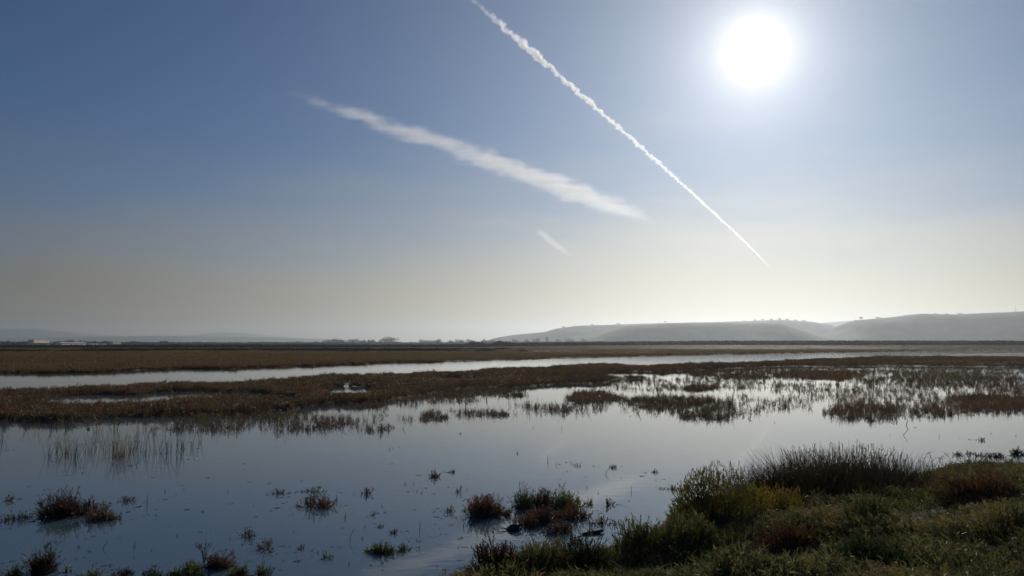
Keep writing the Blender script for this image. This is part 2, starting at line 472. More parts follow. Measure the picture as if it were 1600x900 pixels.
def cover(X, Y):
    """plant cover 0..1 of the marsh at ground points, and which kind of land: 1 solid, 0 shallows"""
    X = np.asarray(X, float); Y = np.asarray(Y, float)
    px, py = topix(X, np.maximum(Y, 1.0))
    wob = (fbm(X * .35, Y * .35, 3) - .5) * .14 + (fbm(X * .04, Y * .04, 5) - .5) * .06
    q = HOR + (py - HOR) * (1 + wob)
    far = q < np.interp(px, FAR_E[:, 0], FAR_E[:, 1])
    isl = (q > np.interp(px, NEAR_B[:, 0], NEAR_B[:, 1])) & (q < np.interp(px, FRONT[:, 0], FRONT[:, 1]))
    chan = ~far & (q <= np.interp(px, NEAR_B[:, 0], NEAR_B[:, 1]))
    solid = np.where(far | isl, 1.0, 0.0)
    for c in POOL: solid = solid * (1 - c[4] * sstep(1.25, .75, ell(px, q, c)))
    for c in FARPOOL: solid = solid * (1 - sstep(1.15, .9, ell(px, py, c)))
    spar = np.zeros_like(px)
    for c in PATCH: spar = np.maximum(spar, c[4] * sstep(1.35, .55, ell(px, q, c)))
    fr = np.interp(px, FRONT[:, 0], FRONT[:, 1])
    spar = np.maximum(spar, np.where(isl | (q < fr), 0, .62 * sstep(1.0, .0, (q - fr) / np.maximum(4, (fr - HOR) * .08))))   # fringe along the front of the islands
    spar = np.where(chan | far, 0, spar)
    solid = np.where(Y < 15, 0, solid); spar = np.where(Y < 15, 0, spar)
    return solid, spar


def bank_depth(X, Y):
    return (np.interp(X, WLX, WLY) + (fbm(X * 1.3, Y * 1.3, 31) - .5) * .5 - Y) * .72


def far_rise(X, Y):
    """the ground lifts beyond the marsh towards the foot of the hills"""
    px, _ = topix(X, np.maximum(Y, 1.0))
    return np.interp(px, [-500, 300, 700, 900, 1100, 2200], [.0, .0, .4, 2.6, 3.8, 4.2]) * sstep(380, 820, Y)


def height(X, Y):
    X = np.asarray(X, float); Y = np.asarray(Y, float)
    s, p = cover(X, Y)
    z = -.28 + .36 * s + np.where(s > .5, 0, .2 * p)
    z = z + (fbm(X * .6, Y * .6, 11) - .5) * .08
    z = z + far_rise(X, Y) + sstep(900, 2500, Y) * .5
    d = bank_depth(X, Y)
    zb = -.28 + .42 * sstep(-.35, .5, d) + .58 * sstep(.2, 5.0, d) + (fbm(X * .8, Y * .8, 21) - .5) * .38 * sstep(0, 1.5, d)
    z = np.where(d > -1.0, np.maximum(zb, np.where(Y > 15, z, -9)), z)
    z = np.where((Y < 1.0), .72, z)
    return z


def polar(rad, az):
    rr, aa = np.meshgrid(rad, az, indexing='ij')
    X, Y = rr * np.sin(aa), rr * np.cos(aa)
    n, k = len(rad), len(az)
    i = np.arange(n - 1)[:, None] * k + np.arange(k - 1)[None, :]
    Fq = np.stack([i, i + 1, i + k + 1, i + k], -1).reshape(-1, 4)[:, ::-1]
    return X, Y, Fq


az = np.radians(np.concatenate([np.linspace(-180, -52, 24, endpoint=False), np.linspace(-52, 52, 330), np.linspace(52, 180, 25)[1:]]))
X, Y, Fq = polar(np.concatenate([[0.02], np.geomspace(1.0, 15300, 430)]), az)
Z = height(X, Y)
go_ = link('marsh_ground', mesh_np('marsh_ground', np.stack([X, Y, Z], -1).reshape(-1, 3), Fq, M['mud']))
tag(go_, 'brown marsh mud and flats reaching to the foot of the hills', kind='structure')
go_.data.polygons.foreach_set('use_smooth', np.ones(len(go_.data.polygons), bool))
X, Y, Fq = polar(np.concatenate([[0.02], np.geomspace(2.0, 700, 40)]), np.radians(np.linspace(-180, 180, 73)))
wo_ = link('marsh_water', mesh_np('marsh_water', np.stack([X, Y, X * 0], -1).reshape(-1, 3), Fq, M['water']))
tag(wo_, 'calm shallow marsh water mirroring the sky', kind='structure')

# ------------------------------------------------------------------ hills
def hill(name, label, prof, D, depth, seed, base=2.0, mat='hill'):
    """rounded range: ridge line given by photo points at distance D, slopes falling to both sides"""
    prof = np.array(prof, float)
    n = 160
    px = np.linspace(prof[0, 0], prof[-1, 0], n)
    py = np.interp(px, prof[:, 0], prof[:, 1])
    xr = (px - 800) / F * D
    zr = CAM_H + (HOR - py) / F * D - base
    v = np.linspace(-1, 1, 41)
    VX, VV = np.meshgrid(xr, v)
    ZR = np.meshgrid(zr, v)[0]
    shape = np.where(VV < 0, sstep(-1, -.08, VV), 1 - sstep(.1, 1, VV))
    gul = (fbm(VX / 160, VV * 3 + seed, seed) - .5) * .5 * (1 - shape) * np.minimum(1, (VV + 1) * 4)
    Zm = np.maximum(ZR, 0) * np.clip(shape + gul, 0, 1.0) + base - 3.0 * (np.abs(VV) > .97)
    Zm += (fbm(VX / 22, VV * depth / 22, seed + 5) - .5) * 3.0 * sstep(0, 12, Zm)
    Ym = D + VV * depth
    i = np.arange(40)[:, None] * n + np.arange(n - 1)[None, :]
    Fq = np.stack([i, i + 1, i + n + 1, i + n], -1).reshape(-1, 4)
    o = link(name, mesh_np(name, np.stack([VX, Ym, Zm], -1).reshape(-1, 3), Fq, M[mat]))
    o.data.polygons.foreach_set('use_smooth', np.ones(len(Fq), bool))
    tag(o, label, kind='structure')
    def top(p): return Vector(((p - 800) / F * D, D, float(np.interp(p, px, Zm[20]))))
    return top


ridge_mid = hill('hill_range', 'long low hazy hill running behind the marsh right of centre',
                 [(760, 533), (775, 528), (800, 524), (850, 519), (870, 513.5), (900, 509.5), (960, 507.5), (1040, 505), (1120, 503.5), (1190, 501), (1215, 500), (1262, 503), (1285, 507), (1320, 517), (1350, 526), (1370, 533)], 4600, 500, 1)
ridge_front = hill('hill_spur', 'smooth darker spur in front of the long hazy hill',
                   [(900, 533), (930, 527), (950, 519), (978, 510), (1040, 506), (1120, 505), (1212, 506), (1234, 513), (1250, 519), (1268, 525), (1295, 529), (1320, 533)], 2900, 330, 2)
ridge_right = hill('hill_mesa', 'broad hazy flat topped hill under the sun at right',
                   [(1270, 530), (1300, 521), (1314, 516), (1326, 507), (1345, 500), (1370, 498), (1412, 494), (1430, 491), (1480, 492), (1550, 489), (1600, 487), (1750, 484), (2000, 488), (2300, 500)], 3200, 480, 3)
ridge_back = hill('hill_saddle', 'faint ridge seen in the gap between the two hills',
                  [(1180, 520), (1240, 508), (1280, 505), (1305, 503), (1330, 501), (1400, 499), (1500, 505)], 7000, 600, 4)
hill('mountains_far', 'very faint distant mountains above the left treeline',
     [(-500, 512), (-200, 511), (0, 512), (60, 514), (110, 519), (150, 522), (190, 525), (240, 527), (300, 524), (350, 519), (380, 520), (430, 525), (480, 529), (560, 532), (640, 535)], 14000, 900, 5, 2.0, 'hazetint_hill')
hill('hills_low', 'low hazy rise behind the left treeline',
     [(-500, 525), (0, 528), (120, 526), (250, 525), (330, 525.5), (420, 527), (520, 530), (600, 534)], 9000, 600, 6, 2.0, 'hazetint_hill')

# ------------------------------------------------------------------ plant masses (scattered copies of small plants)
rng = random.Random(7)
def source(name, geos, mat):
    c = bpy.data.collections.new(name)
    for k, g in enumerate(geos):
        c.objects.link(bpy.data.objects.new('%s_%02d' % (name, k), g.mesh(name, mat)))
    return c


def scatter(name, coll, nsrc, pos, scl, label, cat, seed=1, tilt=.1):
    r = np.random.default_rng(seed)
    n = len(pos)
    me = bpy.data.meshes.new(name)
    me.vertices.add(n); me.vertices.foreach_set('co', np.asarray(pos, np.float32).ravel())
    rot = np.stack([r.normal(0, tilt, n), r.normal(0, tilt, n), r.uniform(0, 6.283, n)], -1)
    for an, ty, val in (('rot', 'FLOAT_VECTOR', rot), ('scl', 'FLOAT_VECTOR', scl)):
        me.attributes.new(an, ty, 'POINT').data.foreach_set('vector', np.asarray(val, np.float32).ravel())
    me.attributes.new('idx', 'INT', 'POINT').data.foreach_set('value', r.integers(0, nsrc, n).astype(np.int32))
    o = link(name, me)
    ng = bpy.data.node_groups.new(name, 'GeometryNodeTree')
    ng.interface.new_socket('Geometry', in_out='INPUT', socket_type='NodeSocketGeometry')
    ng.interface.new_socket('Geometry', in_out='OUTPUT', socket_type='NodeSocketGeometry')
    gi, go2 = ng.nodes.new('NodeGroupInput'), ng.nodes.new('NodeGroupOutput')
    ip = ng.nodes.new('GeometryNodeInstanceOnPoints'); ci = ng.nodes.new('GeometryNodeCollectionInfo')
    ci.inputs['Collection'].default_value = coll
    ci.inputs['Separate Children'].default_value = True
    ci.inputs['Reset Children'].default_value = True
    ip.inputs['Pick Instance'].default_value = True
    k = ng.links.new
    k(gi.outputs[0], ip.inputs['Points']); k(ci.outputs[0], ip.inputs['Instance'])
    for an, ty, sock in (('rot', 'FLOAT_VECTOR', 'Rotation'), ('scl', 'FLOAT_VECTOR', 'Scale'), ('idx', 'INT', 'Instance Index')):
        a = ng.nodes.new('GeometryNodeInputNamedAttribute'); a.data_type = ty; a.inputs['Name'].default_value = an
        k(a.outputs[0], ip.inputs[sock])
    k(ip.outputs[0], go2.inputs[0])
    md = o.modifiers.new('plants', 'NODES'); md.node_group = ng
    return tag(o, label, cat, kind='stuff')


nr = np.random.default_rng(11)
def ring(r1, r2, dens, half=41):
    n = int(dens * math.radians(2 * half) / 2 * (r2 * r2 - r1 * r1))
    r = np.sqrt(nr.uniform(r1 * r1, r2 * r2, n)); a = np.radians(nr.uniform(-half, half, n))
    return r * np.sin(a), r * np.cos(a)


mat_src = source('pickleweed_mat', [pickle_geo(rng, .34, .30, 26, .011, 6, .6) for _ in range(8)], M['marsh'])
wat_src = source('pickleweed_sprigs', [pickle_geo(rng, .2, .38, 6, .013, 6, .4) for _ in range(5)] + [rush_geo(rng, .14, .42, 6, .013, .25, .2) for _ in range(3)], M['marsh'])
far_src = source('pickleweed_far', [pickle_geo(rng, .9, .34, 34, .03, 4, .5) for _ in range(6)], M['farmarsh'])
for nme, rings in (('mat', [(15, 26, 26, 1.0), (26, 45, 20, 1.05), (45, 80, 10, 1.35), (80, 170, 3.2, 2.0)]),):
    PP, SS = [], []
    QP, QS = [], []
    for r1, r2, dn, s in rings:
        x, y = ring(r1, r2, dn * 1.6)
        so_, sp_ = cover(x, y)
        px, py = topix(x, y)
        isfar = py < np.interp(px, FAR_E[:, 0], FAR_E[:, 1]) + 1
        nz = fbm(x * 1.1, y * 1.1, 41, 3)
        keep = (so_ > .5) & (nr.random(len(x)) < .62 * (.45 + .9 * fbm(x * .5, y * .5, 43))) & ~(isfar & (y > 110))
        z = np.maximum(height(x, y), -.02)
        hv = (.55 + .75 * fbm(x * .25, y * .25, 45)) * nr.uniform(.75, 1.25, len(x)) * np.where(nr.random(len(x)) < .06, 1.55, 1)
        S = np.stack([s * nr.uniform(.8, 1.3, len(x)), s * nr.uniform(.8, 1.3, len(x)), hv * (1 + .25 * (s - 1))], -1)
        PP.append(np.stack([x, y, z], -1)[keep]); SS.append(S[keep])
        k2 = (so_ < .5) & (sstep(-.25, .25, sp_ + .06 - nz) * np.clip(sp_ * 1.2, 0, 1) * .76 > nr.random(len(x)))
        dense = k2 & (sp_ > .68) & (nr.random(len(x)) < .35)
        S2 = np.stack([s * .8 * np.ones(len(x)), s * .8 * np.ones(len(x)), nr.uniform(.45, 1.15, len(x))], -1)
        PP.append(np.stack([x, y, x * 0 - .03], -1)[dense]); SS.append((S2 * [1, 1, .75])[dense])
        k3 = k2 & ~dense
        QP.append(np.stack([x, y, x * 0 - .03], -1)[k3]); QS.append(S2[k3])
    scatter('pickleweed_marsh', mat_src, 8, np.concatenate(PP), np.concatenate(SS), 'dense reddish brown and olive pickleweed covering the low marsh islands', 'pickleweed')
    scatter('emergent_sprigs', wat_src, 8, np.concatenate(QP), np.concatenate(QS), 'thin brown sprigs and stalks standing in the shallows round the islands', 'marsh plants', 2)
PP, SS = [], []
for r1, r2, dn, s in [(58, 110, 5.0, .8), (110, 200, 1.8, 1.3), (200, 400, .45, 2.6), (400, 900, .11, 6.0)]:
    x, y = ring(r1, r2, dn)
    so_, sp_ = cover(x, y)
    px, py = topix(x, y)
    keep = (so_ > .5) & (py < np.interp(px, FAR_E[:, 0], FAR_E[:, 1]) + 1)
    hv = (.6 + .8 * fbm(x * .03, y * .03, 51)) * nr.uniform(.7, 1.2, len(x))
    PP.append(np.stack([x, y, height(x, y)], -1)[keep])
    SS.append(np.stack([s * nr.uniform(.8, 1.4, len(x)), s * nr.uniform(.8, 1.4, len(x)), hv], -1)[keep])
scatter('far_marsh_plants', far_src, 6, np.concatenate(PP), np.concatenate(SS), 'brown and olive marsh plants on the flats beyond the channel', 'marsh plants', 3, .04)

# dark scrub along the far edge of the flats
def leafball(rng, n, s, flat=.8):
    g = Geo()
    lumps = [(rng.uniform(-.6, .6), rng.uniform(-.6, .6), rng.uniform(.2, .6), rng.uniform(.3, .5)) for _ in range(7)]
    for k in range(n):
        lx, ly, lz, lr = rng.choice(lumps)
        d = Vector((rng.gauss(0, 1), rng.gauss(0, 1), rng.gauss(0, .8))).normalized()
        p = Vector((lx, ly, lz * flat)) + d * lr * rng.uniform(.6, 1.05)
        if p.z < 0: p.z = -p.z
        g.ribbon(p, (d.x + rng.gauss(0, .5), d.y + rng.gauss(0, .5), d.z + rng.gauss(0, .5) + .3), s * rng.uniform(.6, 1.4), s * .7, 1, None, rng, .4)
    return g


scr_src = source('scrub', [leafball(rng, 170, .2) for _ in range(6)], M['scrub'])
PP, SS = [], []
x, y = ring(270, 430, .09)                      # low thicket on the left
px, _ = topix(x, y)
k = nr.random(len(x)) < np.interp(px, [-400, 500, 760, 900], [.8, .7, .35, .0]) * sstep(.35, .6, fbm(x * .02, y * .02, 61))
PP.append(np.stack([x, y, height(x, y)], -1)[k]); S = nr.uniform(1.2, 2.6, len(x)); SS.append(np.stack([S * 1.5, S * 1.5, S * .3 * np.interp(px, [0, 700], [1, 1.2])], -1)[k])
x, y = ring(640, 900, .10)                     # taller belt on the rise to the right
px, _ = topix(x, y)
k = (nr.random(len(x)) < np.interp(px, [380, 700, 850, 1700], [.25, .6, .9, .8])) & (y > 600)
PP.append(np.stack([x, y, height(x, y)], -1)[k]); S = nr.uniform(2.2, 4.4, len(x)) * (.75 + .6 * fbm(x * .012, y * .012, 63)); SS.append(np.stack([S * 1.7, S * 1.7, S * .62], -1)[k])
x, y = ring(2000, 2600, .004)                   # low hedge under the treeline
px, _ = topix(x, y)
k = nr.random(len(x)) < np.interp(px, [-300, 380, 620, 1000, 1010], [.7, 1, 1, .9, 0])
PP.append(np.stack([x, y, height(x, y)], -1)[k]); S = nr.uniform(7, 13, len(x)); SS.append(np.stack([S * 1.6, S * 1.6, S * .8], -1)[k])
scatter('scrub_thicket', scr_src, 6, np.concatenate(PP), np.concatenate(SS), 'dark scrub thicket along the far edge of the marsh', 'scrub', 4, .05)

# near bank: leafy ground cover, grass, litter
def cover_geo(rng, W, H, n, wd):
    g = Geo()
    for k in range(n):
        a = rng.uniform(0, 6.283); r = math.sqrt(rng.random()) * W / 2
        d = (math.cos(a) * rng.uniform(.1, 1.0), math.sin(a) * rng.uniform(.1, 1.0), rng.uniform(.4, 1))
        p, d2 = g.ribbon((r * math.cos(a), r * math.sin(a), -.02), d, H * rng.uniform(.4, 1), wd * .5, 1, None, rng, .8)
        for j in range(3):
            g.ribbon(p - d2 * H * .15 * j, (rng.gauss(0, 1), rng.gauss(0, 1), rng.uniform(.1, 1)), H * rng.uniform(.2, .4), wd, 1, None, rng, .35)
    return g


bank_src = source('bank_leaves', [cover_geo(rng, .2, .12, 34, .009) for _ in range(6)] + [pickle_geo(rng, .2, .15, 16, .006, 6, .7) for _ in range(4)], M['bank'])
grs_src = source('bank_grass', [rush_geo(rng, .14, .2, 22, .005, .55, .1) for _ in range(6)], M['grass'])
def bank_points(dens, x0=-4, x1=13, y0=3.2, y1=16):
    n = int(dens * (x1 - x0) * (y1 - y0))
    x = nr.uniform(x0, x1, n); y = nr.uniform(y0, y1, n)
    d = bank_depth(x, y); pxx, pyy = topix(x, y, .5)
    k = (d > .02) & (pyy < 1010) & (pxx > -200) & (pxx < 1900)
    return x[k], y[k], d[k]


x, y, d = bank_points(270)
hump = fbm(x * 1.6, y * 1.6, 71)
k = nr.random(len(x)) < .4 + 1.0 * sstep(.3, .55, hump)
s = (.4 + 1.5 * hump ** 2) * nr.uniform(.6, 1.4, len(x))
scatter('bank_ground_cover', bank_src, 10, np.stack([x, y, height(x, y)], -1)[k], np.stack([s, s, s * (.6 + .9 * hump)], -1)[k], 'low leafy dark green ground cover on the near bank', 'ground cover', 5, .25)
x, y, d = bank_points(60)
gm = fbm(x * .7 + 9, y * .7, 81)
k = nr.random(len(x)) < sstep(.42, .7, gm)
s = nr.uniform(.6, 1.3, len(x))
scatter('bank_grass', grs_src, 6, np.stack([x, y, height(x, y)], -1)[k], np.stack([s, s, s * .8], -1)[k], 'tufts of yellow green grass growing through the bank cover', 'grass', 6, .15)

M['straw'] = plant_mat('dead_straw', [(0.3, (0.16, 0.12, 0.07)), (0.7, (0.34, 0.27, 0.16))], 1.0, 0.3, rough=0.7, spec=0.1)
stw_src = source('dead_straw', [rush_geo(rng, .2, .26, 5, .005, 1.3, .5) for _ in range(5)], M['straw'])
x, y, d = bank_points(26)
k = nr.random(len(x)) < sstep(.4, .65, fbm(x * .9 + 30, y * .9, 91))
s = nr.uniform(.5, 1.3, len(x))
scatter('bank_straw', stw_src, 5, np.stack([x, y, height(x, y) + .05], -1)[k], np.stack([s, s, s * .5], -1)[k], 'thin dead straw stalks lying over the near bank', 'straw', 7, .4)

# ------------------------------------------------------------------ single plants
def plant(name, label, px, py, foliage, mat, stems=None, cat='plant', group=None, z=None, rotz=0.0, parts=True, fname='foliage'):
    p = ground(px, py)
    if z is not None: p = Vector((p.x, p.y, z))
    if not parts:
        o = link(name, foliage.mesh(name, mat), None, p)
    else:
        o = link(name, None, None, p)
        link(fname, foliage.mesh(fname, mat), o)
        if stems: link('stem', stems.mesh('stem', M['stem']), o)
    o.rotation_euler.z = rotz
    return tag(o, label, cat, group)


def woody(rng, W, H, n, r=.006):
    g = Geo()
    for k in range(n):
        a = rng.uniform(0, 6.283); q = rng.random() * W * .3
        e = Vector((math.cos(a) * W * rng.uniform(.1, .42), math.sin(a) * W * rng.uniform(.1, .42), H * rng.uniform(.4, .75)))
        b0 = Vector((math.cos(a) * q * .4, math.sin(a) * q * .4, -.06))
        mid = (b0 + e) / 2 + Vector((rng.gauss(0, W * .04), rng.gauss(0, W * .04), H * .06))
        g.tube([b0, mid, e], [r, r * .75, r * .4], 4)
    return g


ORD = ['first', 'second', 'third', 'fourth', 'fifth', 'sixth', 'seventh', 'eighth', 'ninth', 'tenth', 'eleventh', 'twelfth', 'thirteenth', 'fourteenth', 'fifteenth', 'sixteenth', 'seventeenth', 'eighteenth', 'nineteenth', 'twentieth']
def scale_at(py): return ground(800, py).y / F


# pickleweed clumps in the near pond: px, waterline py, width px, height px, stems, material, label
CL = [
 (98, 803, 74, 34, 95, 'rustpickle', 'large rusty red pickleweed clump in the pond at far left'),
 (165, 811, 40, 18, 40, 'pickle', 'low dark arching pickleweed clump just right of the large rusty clump'),
 (24, 811, 32, 13, 16, 'pickle', 'small loose pickleweed clump left of the large rusty clump'),
 (70, 792, 9, 26, 5, 'greenpickle', 'thin green upright sprig rising at the left edge of the large rusty clump'),
 (15, 782, 11, 14, 5, 'greenpickle', 'single little green sprig near the left edge above the loose clump'),
 (198, 783, 26, 12, 10, 'pickle', 'wispy pickleweed sprigs right of and behind the large rusty clump'),
 (68, 893, 34, 36, 60, 'pickle', 'tall brown pickleweed tuft at the bottom edge below the large rusty clump'),
 (22, 902, 26, 22, 34, 'greenpickle', 'dark pickleweed tuft in the bottom left corner'),
 (104, 894, 18, 10, 12, 'pickle', 'small straggly tuft right of the tall brown tuft at bottom left'),
 (148, 900, 14, 20, 14, 'greenpickle', 'narrow upright green tuft at the bottom edge, third from left'),
 (192, 898, 30, 11, 22, 'pickle', 'flat pale matted tuft on the bottom edge left of the dark round tuft'),
 (239, 902, 20, 20, 28, 'greenpickle', 'dark round pickleweed tuft on the bottom edge near the bare branching sprig'),
 (296, 899, 44, 20, 70, 'greenpickle', 'wide dark green pickleweed tuft at the bottom, below the bare branching sprig'),
 (338, 886, 34, 22, 46, 'pickle', 'brownish pickleweed tuft right of the wide dark green tuft'),
 (372, 898, 30, 16, 34, 'greenpickle', 'low green tuft on the bottom edge right of the brownish tuft'),
 (413, 898, 24, 20, 20, 'greenpickle', 'leafy tuft at the bottom edge, last of the row of bottom tufts'),
 (385, 838, 12, 18, 9, 'greenpickle', 'upright green sprig standing alone left of the looping stems'),
 (417, 856, 24, 22, 10, 'pickle', 'curled looping brown stems in open water at lower left centre'),
 (470, 857, 22, 9, 10, 'pickle', 'short low pickleweed scrap right of the looping stems'),
 (512, 872, 26, 14, 9, 'pickle', 'sparse speckled sprigs near the bottom, left of the spreading dark clump'),
 (592, 862, 42, 15, 55, 'greenpickle', 'spreading dark pickleweed clump lying in open water at bottom centre'),
 (630, 860, 26, 12, 22, 'greenpickle', 'smaller spiky tail clump touching the right end of the spreading dark clump'),
 (617, 833, 13, 11, 6, 'pickle', 'little dark sprig above the spiky tail clump'),
 (594, 823, 11, 9, 7, 'greenpickle', 'little leafy green sprig above the spreading dark clump'),
 (582, 805, 7, 12, 4, 'pickle', 'short upright dark sprig in mid pond, highest of three in a column'),
 (487, 790, 52, 20, 28, 'pickle', 'loose wide group of brown sprigs in the middle of the left pond'),
 (490, 768, 34, 9, 9, 'pickle', 'thin scattered tips just behind the loose wide group of sprigs'),
 (435, 771, 18, 10, 8, 'pickle', 'small bushy sprig left of the loose wide group'),
 (573, 772, 17, 14, 8, 'pickle', 'cluster of thin upright stalks right of the loose wide group'),
 (679, 745, 17, 12, 12, 'pickle', 'compact little pickleweed sprig in the middle of the open pond'),
 (706, 738, 10, 7, 6, 'pickle', 'tiny sprig right of the compact little sprig in mid pond'),
 (719, 769, 6, 13, 3, 'pickle', 'single upright stalk below the two little mid pond sprigs'),
 (703, 799, 20, 12, 9, 'pickle', 'thin tangled sprig left of the dense brown clump'),
 (725, 798, 10, 9, 5, 'pickle', 'tiny sprig between the tangled sprig and the dense brown clump'),
 (766, 803, 52, 28, 95, 'rustpickle', 'dense rounded brown pickleweed clump left of the big sparse thicket'),
 (817, 792, 32, 28, 42, 'greenpickle', 'leafy green grey clump at the left of the big sparse thicket'),
 (848, 790, 34, 28, 34, 'pickle', 'open wiry clump at the top of the big sparse thicket'),
 (886, 792, 40, 26, 50, 'greenpickle', 'olive clump at the upper right of the big sparse thicket'),
 (894, 810, 40, 22, 46, 'rustpickle', 'rusty red clump at the right of the big sparse thicket'),
 (852, 815, 44, 22, 44, 'pickle', 'brown clump in the middle of the big sparse thicket'),
 (826, 822, 36, 18, 30, 'pickle', 'brown clump by the driftwood stump at the front of the sparse thicket'),
 (866, 832, 40, 18, 34, 'rustpickle', 'rusty clump in front of the sparse thicket against the bank'),
 (920, 788, 14, 14, 8, 'pickle', 'small bushy sprig right of the olive clump'),
 (952, 789, 12, 17, 7, 'pickle', 'small upright sprig, rightmost of the pair beyond the olive clump'),
 (940, 818, 34, 16, 12, 'pickle', 'thin sprigs behind the short floating log'),
 (1053, 764, 16, 11, 8, 'rustpickle', 'small reddish sprig in the water left of the yellow shrub'),
 (1067, 766, 10, 14, 7, 'pickle', 'dark upright sprig next to the small reddish sprig'),
 (1035, 764, 11, 6, 5, 'pickle', 'tiny dark sprig, leftmost of the three by the yellow shrub'),
 (957, 731, 15, 7, 7, 'pickle', 'row of tiny stalks in the contrail reflection'),
 (902, 728, 13, 7, 6, 'pickle', 'short row of tiny stalks left of the contrail reflection'),
 (1022, 738, 9, 8, 5, 'pickle', 'tiny green sprig at the right end of the contrail reflection'),
 (1543, 713, 36, 8, 22, 'pickle', 'low dark strip of stranded plants in the water at right'),
 (1590, 710, 20, 12, 22, 'pickle', 'dark rounded clump in the water at the right edge'),
 (1497, 711, 16, 8, 10, 'pickle', 'small dark clump left of the stranded strip at right'),
 (1517, 709, 14, 7, 9, 'pickle', 'small low clump between the stranded strip and its left neighbour'),
 (1581, 719, 15, 5, 8, 'pickle', 'flat scrap of plants below the rounded clump at the right edge'),
 (1533, 688, 14, 6, 6, 'pickle', 'two tiny tips in open water above the stranded strip'),
]
for (px, py, wp, hp, n, mk, lab) in CL:
    s = scale_at(py)
    big = wp >= 30
    g = pickle_geo(rng, wp * s * (1.22 if big else .55), hp * s * (1.38 if big else 1.3), max(3, int(n * 2.2)), max(.007, s * .95), 9, .55 if big else 1.1, rng.choice((3, 4, 5)) if big else 0)
    plant('pickleweed_plant', lab, px, py, g, M[mk], woody(rng, wp * s, hp * s, 9, .004) if big else None, 'pickleweed', 'pickleweed clumps in the near pond', parts=big)

# bare branching sprigs and bent twigs
def twig_geo(rng, pts, r):
    g = Geo(); g.tube(pts, [r * (1 - .6 * i / (len(pts) - 1)) for i in range(len(pts))], 5); return g


for (px, py, pts, lab) in [
    (548, 845, [(0, 0, -.04), (-.01, .0, .05), (.02, .01, .11), (.045, 0, .16)], 'bent dark twig sticking out of the open water at lower centre'),
    (723, 824, [(0, 0, -.04), (.02, .0, .06), (-.01, 0, .1), (-.04, .01, .15)], 'crooked twig leaning left in the water below the tangled sprig'),
    (656, 833, [(0, 0, -.04), (0, .0, .08), (.005, 0, .15)], 'thin straight stalk right of the little dark sprig'),
    (162, 858, [(0, 0, -.04), (.0, .0, .03), (.03, 0, .06), (.035, .01, .1)], 'small crooked twig below the large rusty clump'),
    (230, 789, [(0, 0, -.04), (-.005, .0, .07), (.005, 0, .14)], 'lone upright stalk right of the wispy sprigs at left'),
    (985, 768, [(0, 0, -.04), (.02, .0, .04), (.005, 0, .1)], 'curved thin stalk in open water below the contrail reflection'),
    (856, 721, [(0, 0, -.04), (.0, .0, .06), (.01, 0, .12)], 'upright stub in open water below the small cloud reflection'),
    (949, 741, [(0, 0, -.04), (-.03, .0, .03), (.03, 0, .1)], 'forked dark stub in the contrail reflection'),
    (1111, 733, [(0, 0, -.04), (.0, .0, .06), (.005, 0, .13)], 'thin dark stub in the water behind the yellow shrub'),
    (1415, 664, [(0, 0, -.04), (.05, .0, .1), (-.06, 0, .22), (.03, 0, .36)], 'crooked dark stub at the front of the right hand shallows')]:
    s = scale_at(py) / scale_at(830)
    g = twig_geo(rng, [Vector(q) * (1 + .3 * (s - 1)) for q in pts], max(.0045, scale_at(py) * .6))
    plant('twig', lab, px, py, g, M['drift'], None, 'twig', None, parts=False)
g = Geo()
for k in range(9):
    a = rng.uniform(-.9, .9)
    p1 = Vector((math.sin(a) * .04, rng.uniform(-.02, .02), .1)); p2 = p1 + Vector((math.sin(a) * .1, rng.uniform(-.04, .04), .09))
    g.tube([(0, 0, -.04), p1, p2], [.003, .0025, .002], 4)
    for j in range(3):
        q = p1.lerp(p2, rng.random()); g.tube([q, q + Vector((rng.gauss(0, .03), rng.gauss(0, .03), .04))], [.002, .0015], 4)
plant('bare_sprig', 'bare fan of thin branching twigs above the bottom edge at lower left', 319, 878, g, M['stem'], None, 'sprig', parts=False)

# rush tufts in the left pond
RU = [(75, 714, 9, 32, 6), (88, 708, 9, 40, 7), (103, 709, 13, 36, 26), (117, 714, 13, 42, 12), (141, 706, 20, 34, 11), (157, 700, 11, 45, 8), (167, 705, 11, 44, 8), (178, 708, 12, 48, 10),
      (190, 713, 22, 40, 48), (204, 706, 12, 42, 9), (213, 700, 12, 38, 9), (224, 708, 12, 46, 8), (240, 702, 14, 44, 8), (252, 709, 15, 42, 9), (263, 707, 12, 42, 8), (276, 706, 12, 44, 7), (287, 703, 14, 38, 8), (299, 700, 14, 32, 7), (313, 692, 5, 32, 3),
      (42, 673, 10, 22, 5), (58, 677, 7, 26, 4), (82, 675, 8, 24, 5), (104, 671, 10, 24, 6), (152, 676, 12, 30, 9), (178, 672, 14, 24, 9), (222, 671, 18, 20, 9), (4, 690, 9, 34, 6)]
for (px, py, wp, hp, n) in RU:
    s = scale_at(py)
    y2 = n > 20
    g = rush_geo(rng, wp * s * 1.2, hp * s * 1.15, int(n * 1.7), max(.007, s * .62), .22, .15)
    if px == 190: lab = 'thickest yellow green rush tuft in the left pond'
    elif px == 103: lab = 'small yellow rush tuft left of the thickest yellow tuft'
    elif px == 313: lab = 'lone dark rush blade, rightmost of the left pond rushes'
    elif px == 4: lab = 'dark rush tuft cut by the left edge of the picture'
    else:
        row = [q[0] for q in sorted(RU) if (q[1] < 680) == (py < 680) and q[0] not in (190, 103, 313, 4)]
        lab = ('thin rush tuft close to the dark island, %s from left in the back row' if py < 680 else 'thin dark rush tuft in the left pond, %s from left in the front row') % ORD[row.index(px)]
    o = plant('rush_tuft', lab, px, py, g, M['rushyellow' if y2 else 'rush'], None, 'rushes', 'rush tufts in the left pond', parts=False)

